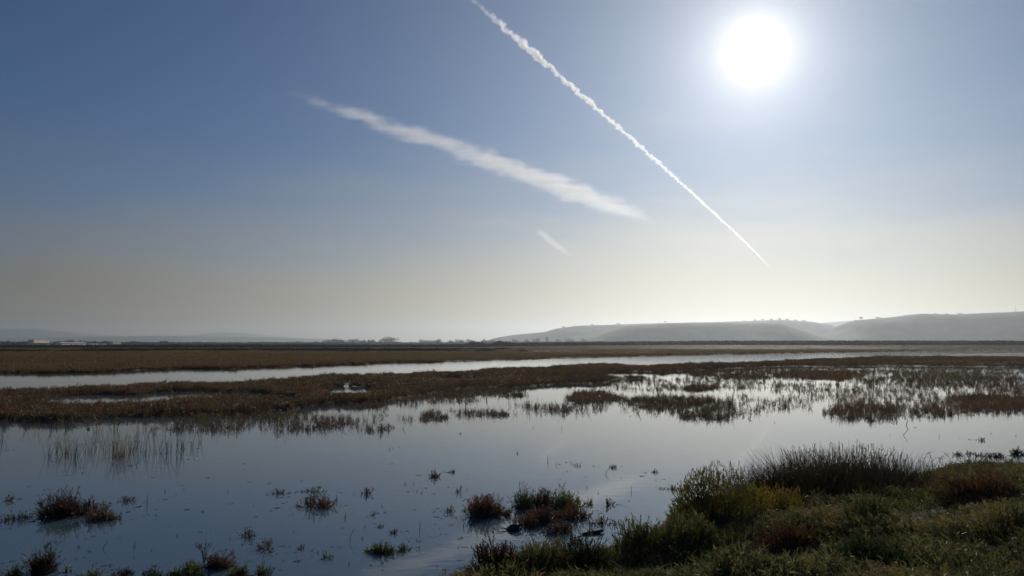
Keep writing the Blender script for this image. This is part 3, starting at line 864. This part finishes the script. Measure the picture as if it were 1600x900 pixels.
# tiny tips and specks breaking the surface of the open pond
tips = [pickle_geo(rng, .016, .09, 3, .009, 4, 1.0).mesh('tip', M['pickle']) for _ in range(6)] + [rush_geo(rng, .008, .12, 2, .009, .35, .3).mesh('tip', M['rush']) for _ in range(3)]
spots = [(125, 856), (139, 785), (208, 795), (259, 768), (273, 774), (285, 765), (295, 768), (228, 808), (244, 805), (314, 800), (277, 837), (330, 826), (208, 856), (237, 860), (208, 872), (345, 767), (358, 768), (388, 753), (395, 792), (360, 842), (370, 842), (397, 838),
         (457, 832), (424, 798), (433, 805), (453, 795), (470, 752), (520, 785), (526, 782), (532, 791), (541, 808), (555, 772), (595, 792), (599, 806), (571, 824), (585, 824), (568, 843), (633, 757), (641, 758), (648, 756), (649, 771), (658, 770), (677, 796), (690, 797), (686, 826), (699, 762), (730, 766), (747, 727), (618, 740), (731, 742),
         (545, 884), (551, 882), (564, 880), (580, 884), (600, 880), (655, 860), (495, 905), (610, 702), (615, 700), (623, 698), (726, 849), (868, 727), (882, 740), (807, 709), (914, 730), (926, 729), (917, 763), (1018, 766), (1028, 766), (1017, 750), (1026, 750), (1077, 768), (935, 771), (1390, 680), (1374, 661), (1467, 682), (1500, 685), (1550, 677), (1562, 700), (1586, 681), (1430, 668), (1300, 660), (1210, 661), (1225, 659),
         (878, 672), (911, 670), (832, 668), (857, 660), (873, 659), (985, 651), (721, 678), (697, 632), (772, 634), (840, 623)]
for k, (px, py) in enumerate(spots):
    p = ground(px, py)
    o = link('plant_tip', tips[k % len(tips)], None, p)
    s = rng.uniform(.6, 1.15) * (1 + .35 * max(0, p.y / 10 - 1))
    o.scale = (s, s, s); o.rotation_euler.z = rng.uniform(0, 6.28)
    c = min(CL, key=lambda q: (q[0] - px) ** 2 + 2.5 * (q[1] - py) ** 2)
    short = c[6]
    for wd_ in (' in ', ' at ', ' just ', ' right ', ' left ', ' rising', ' near ', ' on ', ' standing', ' lying', ' below', ' above', ' touching', ' beyond', ' by ', ' behind', ' between', ','):
        short = short.split(wd_)[0]
    short = ' '.join(short.split()[:6])
    dr = ('left of' if px < c[0] else 'right of') if abs(px - c[0]) > abs(py - c[1]) * 1.3 else ('behind' if py < c[1] else 'in front of')
    tag(o, 'tiny plant tip %s the %s' % (dr, short), 'plant tip', 'plant tips breaking the pond surface')

def flat_geo(rng):
    g = Geo()
    for k in range(3):
        a = rng.uniform(0, 6.283)
        g.ribbon((rng.gauss(0, .03), rng.gauss(0, .03), .004), (math.cos(a), math.sin(a), rng.uniform(-.02, .12)), rng.uniform(.02, .09), .007, 2, (rng.gauss(0, .4), rng.gauss(0, .4), 0), rng, .6)
    return g


lit_src = source('floating_bits', [flat_geo(rng) for _ in range(6)], M['rush'])
LP = []
for q in CL:
    c0 = ground(q[0], q[1]); rr = q[2] * scale_at(q[1])
    for k in range(max(2, int(q[2] / 6))): LP.append((c0.x + rng.gauss(0, rr * .8), c0.y + rng.gauss(0, rr * .9), 0.0))
for k in range(150):
    c0 = ground(rng.uniform(-100, 1150), 690 + 215 * rng.random() ** .6); LP.append((c0.x, c0.y, 0.0))
LP = np.array(LP); LP = LP[bank_depth(LP[:, 0], LP[:, 1]) < -.1]
sf = nr.uniform(.5, 1.3, len(LP))
scatter('floating_litter', lit_src, 6, LP, np.stack([sf, sf, sf], -1), 'bits of dead stem floating on the pond between the plants', 'litter', 8, .02)

# ------------------------------------------------------------------ driftwood
def lump_mesh(name, sx, sy, sz, seed, mat):
    r = random.Random(seed); g = Geo()
    nu, nv = 10, 6
    for j in range(nv + 1):
        for i in range(nu):
            th, ph = 2 * math.pi * i / nu, math.pi * j / nv
            k = 1 + r.uniform(-.22, .22)
            g.v.append(Vector((sx * math.sin(ph) * math.cos(th) * k, sy * math.sin(ph) * math.sin(th) * k, sz * math.cos(ph) * k + .35 * sx * math.sin(ph) * math.cos(th))))
    for j in range(nv):
        for i in range(nu):
            a, b2 = j * nu + i, j * nu + (i + 1) % nu
            g.f.append((a, b2, b2 + nu, a + nu))
    return g.mesh(name, mat)


p = ground(800, 828)
o = link('driftwood_stump', None, None, p)
tag(o, 'dark angular driftwood stump with two thin twigs, in front of the sparse thicket', 'driftwood')
link('body', lump_mesh('body', .105, .07, .055, 5, M['drift']), o, (0, 0, .01))
for dz, dx in ((.035, -.22), (.0, -.2)):
    g = Geo(); g.tube([(-.06, 0, .015), (-.13, -.01, .02 + dz * .5), (dx, -.02, .015 + dz)], [.006, .005, .003], 5)
    link('twig', g.mesh('twig', M['drift']), o)
p = ground(927, 834)
o = link('driftwood_log', None, None, p + Vector((0, 0, .012)))
o.rotation_euler.z = R(24)
tag(o, 'short straight dark log floating at the edge of the bank', 'log')
g = Geo(); g.tube([(-.15, 0, -.004), (-.08, .004, 0), (.0, -.003, .004), (.08, .002, .008), (.135, 0, .014)], [.020, .023, .022, .023, .019], 9)
link('trunk', g.mesh('trunk', M['drift']), o)
g = Geo(); g.tube([(-.07, 0, .01), (-.08, .015, .055)], [.008, .004], 5)
link('branch_stub', g.mesh('branch_stub', M['drift']), o)
o = link('floating_lump', lump_mesh('floating_lump', .05, .035, .035, 9, M['pale']), None, ground(138, 671) + Vector((0, 0, .015)))
tag(o, 'small pale rounded lump floating among the left rushes', 'lump')

# ------------------------------------------------------------------ shrubs of the near bank
def bz(px, py, z0=.3):
    p = ground(px, py, z0)
    for _ in range(4): p = ground(px, py, float(height(np.array([p.x]), np.array([p.y]))[0]))
    return p


def shrub(name, label, px, py, wp, hp, n, ln, mat, wd=.010, shoots=7, depth=.8, cat='shrub'):
    p = bz(px, py)
    s = p.y / F
    o = link(name, None, None, p - Vector((0, 0, .03)))
    g = dome_geo(rng, wp * s / 2, wp * s / 2 * depth, hp * s, n, ln, wd, shoots)
    link('foliage', g.mesh('foliage', M[mat]), o)
    link('stem', woody(rng, wp * s * .9, hp * s * .8, 14, .008).mesh('stem', M['stem']), o)
    return tag(o, label, cat, 'shrubs on the near bank')


shrub('bank_shrub', 'rounded yellow green shrub at the tip of the near bank', 1122, 826, 180, 108, 3600, .06, 'yellowshrub', .011)
shrub('bank_shrub', 'darker golden shrub tucked right of the yellow green shrub', 1205, 808, 130, 60, 1500, .06, 'yellowshrub', .011)
shrub('bank_shrub', 'low rusty shrub at the left end of the near bank', 772, 902, 90, 68, 756, .10, 'rustpickle')
shrub('bank_shrub', 'dark green low shrub right of the rusty shrub on the shore', 845, 898, 96, 63, 756, .10, 'bank')
shrub('bank_shrub', 'olive shore shrub behind the short floating log end', 915, 890, 110, 65, 864, .10, 'greenpickle')
shrub('bank_shrub', 'green shore shrub left of the yellow green shrub', 1000, 874, 100, 73, 828, .10, 'bank')
shrub('bank_shrub', 'deep green bush in the hollow below the yellow green shrub', 1075, 866, 120, 80, 936, .11, 'bank')
shrub('bank_shrub', 'reddish brown bush on the bank right of the tall tussock', 1530, 776, 140, 56, 864, .11, 'rustpickle')
shrub('bank_shrub', 'dark dome of leaves in the middle of the near bank', 1352, 816, 90, 53, 648, .09, 'bank')
shrub('bank_shrub', 'dark low bush at the right edge of the near bank', 1570, 846, 150, 73, 1008, .10, 'bank')
shrub('bank_shrub', 'reddish fringe bush at the far right end of the bank', 1622, 756, 100, 31, 504, .10, 'rustpickle')
shrub('bank_shrub', 'low grey green mound at the bottom of the bank below the leafy dome', 1360, 884, 160, 56, 1008, .09, 'greenpickle')
shrub('bank_shrub', 'brownish low mound on the bank left of the leafy dome', 1235, 858, 130, 48, 756, .09, 'pickle')
shrub('bank_shrub', 'dark green low mound at the bottom edge of the near bank', 1150, 906, 150, 61, 1008, .09, 'greenpickle')
# tall tussock: three merging tufts make one dark grassy mound
p = bz(1318, 782)
o = link('grass_tussock', None, None, p)
tag(o, 'tall dark mound of arching grass blades on the near bank', 'tussock')
s = p.y / F
for (cx, wp, hp, n) in ((-110, 160, 62, 1400), (-10, 200, 86, 2600), (95, 170, 68, 1600)):
    g = rush_geo(rng, wp * s, hp * s, n, .011, .42, .08)
    link('blades', g.mesh('blades', M['tussock']), o, (cx * s, rng.uniform(-.1, .1), 0))
g = dome_geo(rng, 150 * s, 80 * s, 92 * s, 2600, .13, .008, 5)
link('thatch', g.mesh('thatch', M['tussock']), o)
p = bz(1475, 735)
o = link('wiry_plant', None, None, p); s = p.y / F
tag(o, 'bare wiry twigs standing behind the bank right of the tall tussock', 'plant')
g = Geo()
for k in range(16):
    x0 = rng.uniform(-.35, .35); pts = [Vector((x0, rng.uniform(-.1, .1), -.05))]
    for j in range(4): pts.append(pts[-1] + Vector((rng.gauss(0, .05), rng.gauss(0, .05), rng.uniform(.04, .11))))
    g.tube(pts, [.005, .0045, .004, .0035, .002], 4)
    for j in range(3):
        q = pts[rng.randint(2, 4)]; g.tube([q, q + Vector((rng.gauss(0, .07), rng.gauss(0, .05), rng.uniform(0, .07)))], [.003, .002], 4)
link('twigs', g.mesh('twigs', M['stem']), o)
g = pickle_geo(rng, .8, .2, 30, .007, 6, .5)
link('foliage', g.mesh('foliage', M['rustpickle']), o)

# ------------------------------------------------------------------ far trees
def crown_geo(rng, kind, n):
    """unit tree crown: height 1 from the ground, spread about 1"""
    g = Geo()
    lumps = []
    for k in range(11):
        a = rng.uniform(0, 6.283); r = rng.uniform(.05, .42)
        z = {'round': rng.uniform(.15, .8), 'flat': rng.uniform(.5, .85), 'tall': rng.uniform(.25, .85)}[kind]
        lr = {'round': .24, 'flat': .15, 'tall': .15}[kind] * rng.uniform(.7, 1.3)
        lumps.append((r * math.cos(a), r * math.sin(a), z, lr))
    for k in range(n):
        lx, ly, lz, lr = rng.choice(lumps)
        d = Vector((rng.gauss(0, 1), rng.gauss(0, 1), rng.gauss(0, 1))).normalized()
        p = Vector((lx, ly, lz)) + d * lr * rng.uniform(.35, 1.1) * Vector((1, 1, .8)).length / 1.6
        g.ribbon(p, (rng.gauss(0, 1), rng.gauss(0, 1), rng.gauss(0, .6)), .075 * rng.uniform(.6, 1.3), .06, 1, None, rng, .5)
    return g


def trunk_geo(rng, kind):
    g = Geo(); top = .6 if kind != 'flat' else .72
    g.tube([(0, 0, -.06), (.01, 0, top * .5), (0, .01, top)], [.05, .038, .022], 6)
    for k in range(5):
        a = 6.283 * k / 5 + rng.uniform(-.3, .3)
        g.tube([(0, 0, top * rng.uniform(.45, .8)), (math.cos(a) * .16, math.sin(a) * .16, top * .95), (math.cos(a) * .3, math.sin(a) * .3, top * 1.12)], [.016, .011, .005], 4)
    return g


TREE = {}
for kd in ('round', 'flat', 'tall'):
    TREE[kd] = [(crown_geo(rng, kd, 620).mesh('crown', M['tree']), trunk_geo(rng, kd).mesh('trunk', M['bark'])) for _ in range(3)]
_tc = [0]
def tree(px, top, wp, D, kind, label, group, base=None, parts=True, hpx=None):
    if base is None:
        x = (px - 800) / F * D; p = Vector((x, D, float(height(np.array([x]), np.array([float(D)]))[0])))
        h = CAM_H + (HOR - top) / F * D - p.z
    else:
        p = base; h = hpx / F * D
    wd = wp / F * D
    _tc[0] += 1
    cr, tk = TREE[kind][_tc[0] % 3]
    o = link('tree', None, None, p)
    a = link('crown', cr, o); b2 = link('trunk', tk, o)
    for q in (a, b2): q.scale = (wd, wd, h * 1.08)
    o.rotation_euler.z = rng.uniform(0, 6.28)
    return tag(o, label, 'tree', group)


GT = 'trees of the far treeline'
for (px, top, wp, kd, lab) in [
    (528, 529, 30, 'round', 'broad double crowned tree in the far treeline left of centre'), (552, 530, 15, 'round', 'round tree just right of the broad double crowned tree'),
    (566, 531.5, 14, 'round', None), (581, 531, 16, 'flat', None), (608, 527.5, 24, 'round', 'tallest flat topped tree of the far treeline'), (595, 533, 14, 'round', None), (620, 534, 16, 'round', None),
    (437, 534.5, 16, 'round', None), (470, 533.5, 20, 'round', None), (493, 533, 14, 'round', None), (415, 536, 14, 'round', None), (452, 535.5, 14, 'round', None), (508, 535, 14, 'round', None), (512, 531.5, 14, 'round', None),
    (662, 531, 15, 'round', None), (686, 529.5, 15, 'round', None), (675, 532, 15, 'round', None), (645, 534, 12, 'round', None), (705, 531.5, 15, 'round', None), (720, 531, 15, 'round', None), (735, 530.5, 14, 'round', None), (757, 530, 14, 'tall', None), (768, 531, 14, 'round', None),
    (805, 530, 13, 'round', None), (822, 530, 12, 'round', None), (838, 529, 12, 'round', None), (855, 526.5, 6, 'tall', 'thin tall tree poking above the far treeline before the long hill'), (872, 529.5, 13, 'round', None), (890, 530, 13, 'round', None), (912, 529.5, 12, 'round', None)]:
    _n1 = globals().setdefault('_n1', {True: 0, False: 0})
    if not lab: _n1[px < 640] += 1
    near = lab or (('small hazy round tree, number %s of those left of centre in the far treeline' if px < 640 else 'small hazy round tree, number %s of those before the long hill') % ORD[_n1[px < 640] - 1]).replace('number ', '')
    tree(px, top, wp * 1.15, 2600, kd, near, GT)
GL = 'trees round the far buildings'
for (px, top, wp, kd, lab) in [
    (15, 532, 12, 'round', 'dark round tree left of the cream building'), (30, 534.5, 18, 'round', 'low spreading tree between the dark round tree and the cream building'), (45, 533.5, 18, 'round', 'tree directly left of the cream building'),
    (94, 532.5, 14, 'round', 'tree behind the gap between cream building and white hangar'), (106, 532, 14, 'round', 'tree behind the left end of the white hangar'), (115, 531.5, 7, 'tall', 'slim tree above the middle of the white hangar'), (127, 531.5, 8, 'tall', 'second slim tree above the white hangar'), (138, 533, 12, 'round', 'round tree above the right half of the white hangar'), (150, 533, 14, 'round', 'bushy tree behind the right end of the white hangar'), (168, 532, 18, 'round', 'wide dark tree directly left of the beige block'),
    (213, 533, 14, 'round', 'lone rounded tree right of the beige block'), (258, 533, 16, 'flat', 'flat topped tree in the left treeline right of the buildings'), (236, 536, 16, 'round', None), (275, 536, 16, 'round', None), (200, 536, 12, 'round', None), (320, 535.5, 16, 'round', None), (345, 535, 14, 'round', None), (372, 535, 13, 'round', None), (390, 536, 14, 'round', None), (300, 536, 18, 'round', None)]:
    tree(px, top, wp * 1.15, 2100, kd, lab or 'low hazy tree in the left treeline between buildings and tall trees', GL)
for (px, top, wp, D, lab) in [(745, 532, 28, 760, 'dark dome shaped bush at the far edge of the marsh, left of two'), (784, 531, 28, 760, 'dark dome shaped bush at the far edge of the marsh, right of two')]:
    x = (px - 800) / F * D; z = float(height(np.array([x]), np.array([float(D)]))[0])
    o = link('dome_bush', None, None, (x, D, z)); h = CAM_H + (HOR - top) / F * D - z; wd = wp / F * D
    g = leafball(rng, 900, .14)
    c = link('foliage', g.mesh('foliage', M['scrub']), o); c.scale = (wd * .6, wd * .6, h * 1.0)
    c = link('trunk', TREE['round'][0][1], o); c.scale = (wd * .5, wd * .5, h * .8)
    tag(o, lab, 'bush', 'dome bushes')
for (px, hp, wp, top, D, kd, lab) in [
    (1345, 6, 9, ridge_right, 3200, 'flat', 'umbrella shaped tree on the left shoulder of the right hill'), (1337, 3.5, 7, ridge_right, 3200, 'flat', 'smaller tree just left of the umbrella shaped tree'),
    (1372, 3, 10, ridge_right, 3200, 'round', 'low bushy tree on the right hill crest right of the umbrella tree'),
    (1039, 4, 8, ridge_mid, 4600, 'flat', 'leaning tree on the crest of the long hill'), (880, 3, 9, ridge_mid, 4600, 'round', 'small tree where the long hill begins to level off'), (925, 2.8, 6, ridge_mid, 4600, 'round', 'small tree on the long hill left of the low bushes'), (966, 2.8, 10, ridge_mid, 4600, 'round', 'low bushes on the long hill crest left of the leaning tree'),
    (1192, 4, 5, ridge_mid, 4600, 'tall', None), (1162, 3, 4, ridge_mid, 4600, 'tall', None), (1205, 3, 8, ridge_mid, 4600, 'round', None), (1218, 4, 9, ridge_mid, 4600, 'round', None), (1230, 3.5, 8, ridge_mid, 4600, 'round', None), (1243, 3, 9, ridge_mid, 4600, 'round', None), (1180, 3, 8, ridge_mid, 4600, 'round', None), (1256, 3, 9, ridge_mid, 4600, 'round', None),
    (1462, 2.5, 7, ridge_right, 3200, 'round', None), (1480, 3, 8, ridge_right, 3200, 'round', None), (1500, 2.5, 10, ridge_right, 3200, 'round', None)]:
    tree(px, 0, wp * .75, D, kd, lab or ('tiny tree on the tree lined top of the long hill' if px < 1300 else 'tiny tree on the top of the right hill'), 'trees on the hill crests', top(px), True, hp * .75)
for (px, hp, D, top, lab) in [(1587, 11, 3200, ridge_right, 'thin lattice mast on the right hill at the picture edge'), (1413, 4, 3200, ridge_right, 'short thin pole on the crest of the right hill')]:
    h = hp / F * D; p = top(px)
    o = link('mast', None, None, p)
    tag(o, lab, 'mast')
    wd = .9
    for sx in (-1, 1):
        for sy in (-1, 1):
            g = Geo(); g.tube([(sx * wd, sy * wd, -2), (sx * wd * .25, sy * wd * .25, h)], [.16, .1], 4); link('leg', g.mesh('leg', M['steel']), o)
    g = Geo()
    for k in range(8):
        u = k / 8; q = wd * (1 - .75 * u); q2 = wd * (1 - .75 * (u + .125))
        g.tube([(-q, -q, u * h), (q2, -q2, (u + .125) * h)], [.08, .08], 4); g.tube([(q, q, u * h), (-q2, q2, (u + .125) * h)], [.08, .08], 4)
    link('bracing', g.mesh('bracing', M['steel']), o)

# ------------------------------------------------------------------ far buildings
def building(name, label, x0, x1, ytop, D, wallm, depth, nwin, roof='flat', cat='building', zb=None):
    s = D / F
    cx = ((x0 + x1) / 2 - 800) * s
    wd = max(6.0, ((x1 - x0) * s - depth * .8) / .56)
    zb = float(height(np.array([cx]), np.array([float(D)]))[0]) if zb is None else zb
    h = CAM_H + (HOR - ytop) * s - zb
    o = link(name, None, None, (cx, D, zb)); o.rotation_euler.z = R(86)
    g = Geo(); g.box(-wd / 2, wd / 2, 0, depth, -.3, h * (.82 if roof != 'flat' else .96)); link('wall', g.mesh('wall', M[wallm]), o)
    g = Geo()
    if roof == 'flat':
        g.box(-wd / 2 - .3, wd / 2 + .3, -.3, depth + .3, h * .96 + .01, h)
    else:                                        # shallow gable along the length, with eaves
        e = 1.2; z0 = h * .82 + .01
        i = len(g.v)
        g.v += [Vector(q) for q in ((-wd / 2 - e, -e, z0 - .3), (wd / 2 + e, -e, z0 - .3), (wd / 2 + e, depth + e, z0 - .3), (-wd / 2 - e, depth + e, z0 - .3), (-wd / 2 - e * .5, depth / 2, h), (wd / 2 + e * .5, depth / 2, h))]
        g.f += [(0, 1, 5, 4), (2, 3, 4, 5), (1, 2, 5), (3, 0, 4), (0, 3, 2, 1)]
    link('roof', g.mesh('roof', M['roofpale']), o)
    for k in range(nwin):
        wx = -wd / 2 + wd * (k + .5) / nwin; ww = min(3.2, wd / nwin * .3)
        g = Geo(); g.box(wx - ww / 2 - .15, wx + ww / 2 + .15, -.12, -.003, h * .3, h * .3 + ww * .9 + .3); f = link('window', g.mesh('window', M[wallm]), o)
        g = Geo(); g.box(wx - ww / 2, wx + ww / 2, -.2, -.123, h * .3 + .15, h * .3 + ww * .9 + .15); link('pane', g.mesh('pane', M['glass']), f)
    return tag(o, label, cat, 'far buildings'), wd, h, depth


o, wd, h, dp = building('cream_building', 'tall plain cream building at the far left', 53, 80, 531, 1650, 'cream', 12, 5)
g = Geo(); g.box(-wd / 2 - 1.5, wd / 2 + 6, -5, -.01, h * .48, h * .54); link('canopy', g.mesh('canopy', M['roofpale']), o)
for px in (-wd / 2, 0, wd / 2 + 4):
    g = Geo(); g.box(px - .2, px + .2, -4.7, -4.3, -.3, h * .48); link('post', g.mesh('post', M['steel']), o)
o, wd, h, dp = building('white_hangar', 'long low white hangar with pale roof at the far left', 97, 140, 534.8, 1600, 'whitewall', 15, 0, 'gable')
for k in range(5):
    wx = -wd * .34 + wd * .2 * k
    g = Geo(); g.box(wx - 1.6, wx + 1.6, -.1, -.003, 0, h * .5); link('door', g.mesh('door', M['darkdoor']), o)
o, wd, h, dp = building('low_shed', 'lower white shed joined to the right end of the hangar', 140.6, 161, 537, 1603, 'whitewall', 8, 3, 'gable')
o, wd, h, dp = building('small_shed', 'bright small white shed at the right tip of the hangar row', 162, 169, 537, 1595, 'whitewall', 5, 1, 'gable')
building('beige_block', 'square beige block right of the white hangar', 175.5, 193, 533.8, 1640, 'beige', 8, 4)
building('small_house', 'tiny white house near the left picture edge', 6, 13, 538.6, 1560, 'whitewall', 5, 1, 'gable')
building('small_house', 'tiny white house at the very left picture edge', 0, 4.5, 538.6, 1560, 'whitewall', 4, 1, 'gable')
building('small_house', 'tiny pale house alone right of the beige block', 199, 205, 538.6, 1550, 'whitewall', 4, 1, 'gable')

# ------------------------------------------------------------------ contrails, 5 km up
def contrail(name, label, pts, half, thick, dens, seed, nscale, stretch, taper, rag, aniso=.6, nlow=.3, nhigh=.75, amp=2.6):
    A = 5000.0
    W = np.array([tuple(ray(*q) * ((A - CAM_H) / ray(*q).z)) for q in pts])[:, :2]
    p0, p1 = W[0], W[-1]
    ax = (p1 - p0); Ln = np.linalg.norm(ax); ax = ax / Ln; nrm = np.array([-ax[1], ax[0]])
    u = (W - p0) @ ax; v = (W - p0) @ nrm
    q = u * (Ln - u)
    kq = .5 * float((v * q).sum() / max((q * q).sum(), 1e-9))          # slight bow of the trail
    g = Geo(); n = 60
    tp, td = [], []
    for i in range(n + 1):
        x = Ln * i / n
        tp.append((x, kq * x * (Ln - x), 0))
    i0 = 0; sd = 10
    for i, (x, y, z) in enumerate(tp):
        for j in range(sd):
            th = 2 * math.pi * j / sd
            g.v.append(Vector((x, y + half * 2.2 * math.cos(th), thick * 2.0 * math.sin(th))))
    for i in range(n):
        for j in range(sd):
            a, b2 = i * sd + j, i * sd + (j + 1) % sd
            g.f.append((a, b2, b2 + sd, a + sd))
    g.f.append(tuple(range(sd))[::-1]); g.f.append(tuple(n * sd + j for j in range(sd)))
    m = bpy.data.materials.new(name); m.use_nodes = True
    t = m.node_tree; t.nodes.clear()
    N2, K = t.nodes.new, t.links.new
    def mt(op, *a, clamp=False):
        nn = N2('ShaderNodeMath'); nn.operation = op; nn.use_clamp = clamp
        for i, vv in enumerate(a):
            if isinstance(vv, (int, float)): nn.inputs[i].default_value = vv
            else: K(vv, nn.inputs[i])
        return nn.outputs[0]
    tc = N2('ShaderNodeTexCoord'); sp = N2('ShaderNodeSeparateXYZ'); K(tc.outputs['Object'], sp.inputs[0])
    x, y, z = sp.outputs
    yc = mt('SUBTRACT', y, mt('MULTIPLY', mt('MULTIPLY', x, mt('SUBTRACT', Ln, x)), kq))
    cv = N2('ShaderNodeFloatCurve'); K(mt('DIVIDE', x, Ln), cv.inputs['Value'])
    cm = cv.mapping.curves[0]
    cm.points[0].location = taper[0]; cm.points[1].location = taper[-1]
    for q2 in taper[1:-1]: cm.points.new(*q2)
    cv.mapping.update()
    wdt = cv.outputs[0]
    def nz(scale, sx, sy, det, off):
        m0 = N2('ShaderNodeMapping'); m0.inputs['Rotation'].default_value = (0, 0, math.atan2(ax[1], ax[0]))   # wind streaks lie across the view
        K(tc.outputs['Object'], m0.inputs[0])
        mp = N2('ShaderNodeMapping'); mp.inputs['Scale'].default_value = (sx, sy, sy); mp.inputs['Location'].default_value = (off, off, off)
        K(m0.outputs[0], mp.inputs[0])
        nn = N2('ShaderNodeTexNoise'); nn.inputs['Scale'].default_value = scale; nn.inputs['Detail'].default_value = det; nn.inputs['Roughness'].default_value = .6
        K(mp.outputs[0], nn.inputs['Vector']); return nn.outputs[0]
    n1 = nz(nscale, stretch[0], stretch[1], 5, seed)
    n2 = nz(nscale * .3, 1, 1, 3, seed + 40)
    yy = mt('ADD', yc, mt('MULTIPLY', mt('SUBTRACT', n2, .5), half * rag))
    r = mt('SQRT', mt('ADD', mt('POWER', mt('DIVIDE', yy, half), 2.0), mt('POWER', mt('DIVIDE', z, thick), 2.0)))
    r = mt('DIVIDE', r, mt('MAXIMUM', wdt, .02))
    core = mt('SUBTRACT', mt('ADD', 1.0, mt('MULTIPLY', mt('SUBTRACT', n1, .5), amp)), r)
    mr = N2('ShaderNodeMapRange'); mr.interpolation_type = 'SMOOTHSTEP'
    mr.inputs['From Min'].default_value, mr.inputs['From Max'].default_value = nlow - .3, nhigh
    K(core, mr.inputs['Value'])
    fade = mt('MULTIPLY', mt('MULTIPLY', x, 12.0 / Ln, clamp=True), mt('MULTIPLY', mt('SUBTRACT', Ln, x), 2.6 / Ln, clamp=True))
    dn = mt('MULTIPLY', mt('MULTIPLY', mr.outputs[0], mt('POWER', fade, 1.8)), dens)
    pv = N2('ShaderNodeVolumePrincipled'); pv.inputs['Color'].default_value = (.97, .98, 1, 1); pv.inputs['Anisotropy'].default_value = aniso
    K(dn, pv.inputs['Density'])
    mo = N2('ShaderNodeOutputMaterial'); K(pv.outputs[0], mo.inputs['Volume'])
    span = max(abs(W[:, 0].max() - W[:, 0].min()), 1) + abs(W[:, 1].max() - W[:, 1].min()) + thick * 3
    m.cycles.volume_step_rate = max(.001, min(1.0, half * .35 / (span / 3 * .1)))
    me = g.mesh(name, m)
    o = link(name, me, None, (p0[0], p0[1], A))
    o.rotation_euler.z = math.atan2(ax[1], ax[0])
    return tag(o, label, 'contrail', 'contrails')


contrail('contrail', 'narrow bright crinkled contrail slanting down towards the horizon below the sun',
         [(690, -42), (735, -2), (770, 33), (830, 77), (865, 110), (920, 160), (1000, 226), (1080, 291), (1140, 345), (1195, 405), (1210, 425)], 62, 62, .015, 3, .015, (1, 1), [(0, .55), (.03, .7), (.06, 1.0), (.09, .75), (.2, .65), (.5, .6), (.8, .5), (1, .45)], 5.6)
contrail('contrail', 'wide soft streaky old contrail left of the narrow one',
         [(430, 136), (470, 146), (560, 168), (640, 196), (740, 231), (830, 270), (900, 302), (960, 328), (1040, 356)], 760, 180, .0019, 8, .0045, (.12, .7), [(0, .2), (.12, .6), (.35, .8), (.6, 1.0), (.75, .95), (.9, .6), (1, .3)], 1.6, .5, .25, 1.25, 3.4)
contrail('contrail', 'short faint scrap of contrail low above the hills',
         [(836, 356), (850, 370), (868, 386), (905, 406)], 360, 130, .00022, 15, .0035, (1, .6), [(0, .6), (.4, .8), (1, .3)], .6)

# ------------------------------------------------------------------ haze
g = Geo(); g.box(-15500, 15500, -15500, 15500, -2.0, 345)
m = bpy.data.materials.new('haze'); m.use_nodes = True
t = m.node_tree; t.nodes.clear()
pv = t.nodes.new('ShaderNodeVolumePrincipled')
pv.inputs['Color'].default_value = (.76, .86, .96, 1)
pv.inputs['Density'].default_value = .0001
pv.inputs['Anisotropy'].default_value = .66
mo = t.nodes.new('ShaderNodeOutputMaterial'); t.links.new(pv.outputs[0], mo.inputs['Volume'])
hz = link('haze', g.mesh('haze', m))
tag(hz, 'pale morning haze lying over the marsh and hills', 'haze', kind='stuff')

# ------------------------------------------------------------------ look-alikes with one description are told apart by their order from the left
_same = {}
for o in C.objects:
    if o.parent is None and 'category' in o.keys() and o.get('kind') != 'stuff':
        _same.setdefault(o['label'], []).append(o)
for lab, os_ in _same.items():
    if len(os_) > 1:
        os_.sort(key=lambda q: q.location.x / q.location.y)
        for k, o in enumerate(os_):
            o['label'] = '%s, %s from left' % (lab, ORD[k])
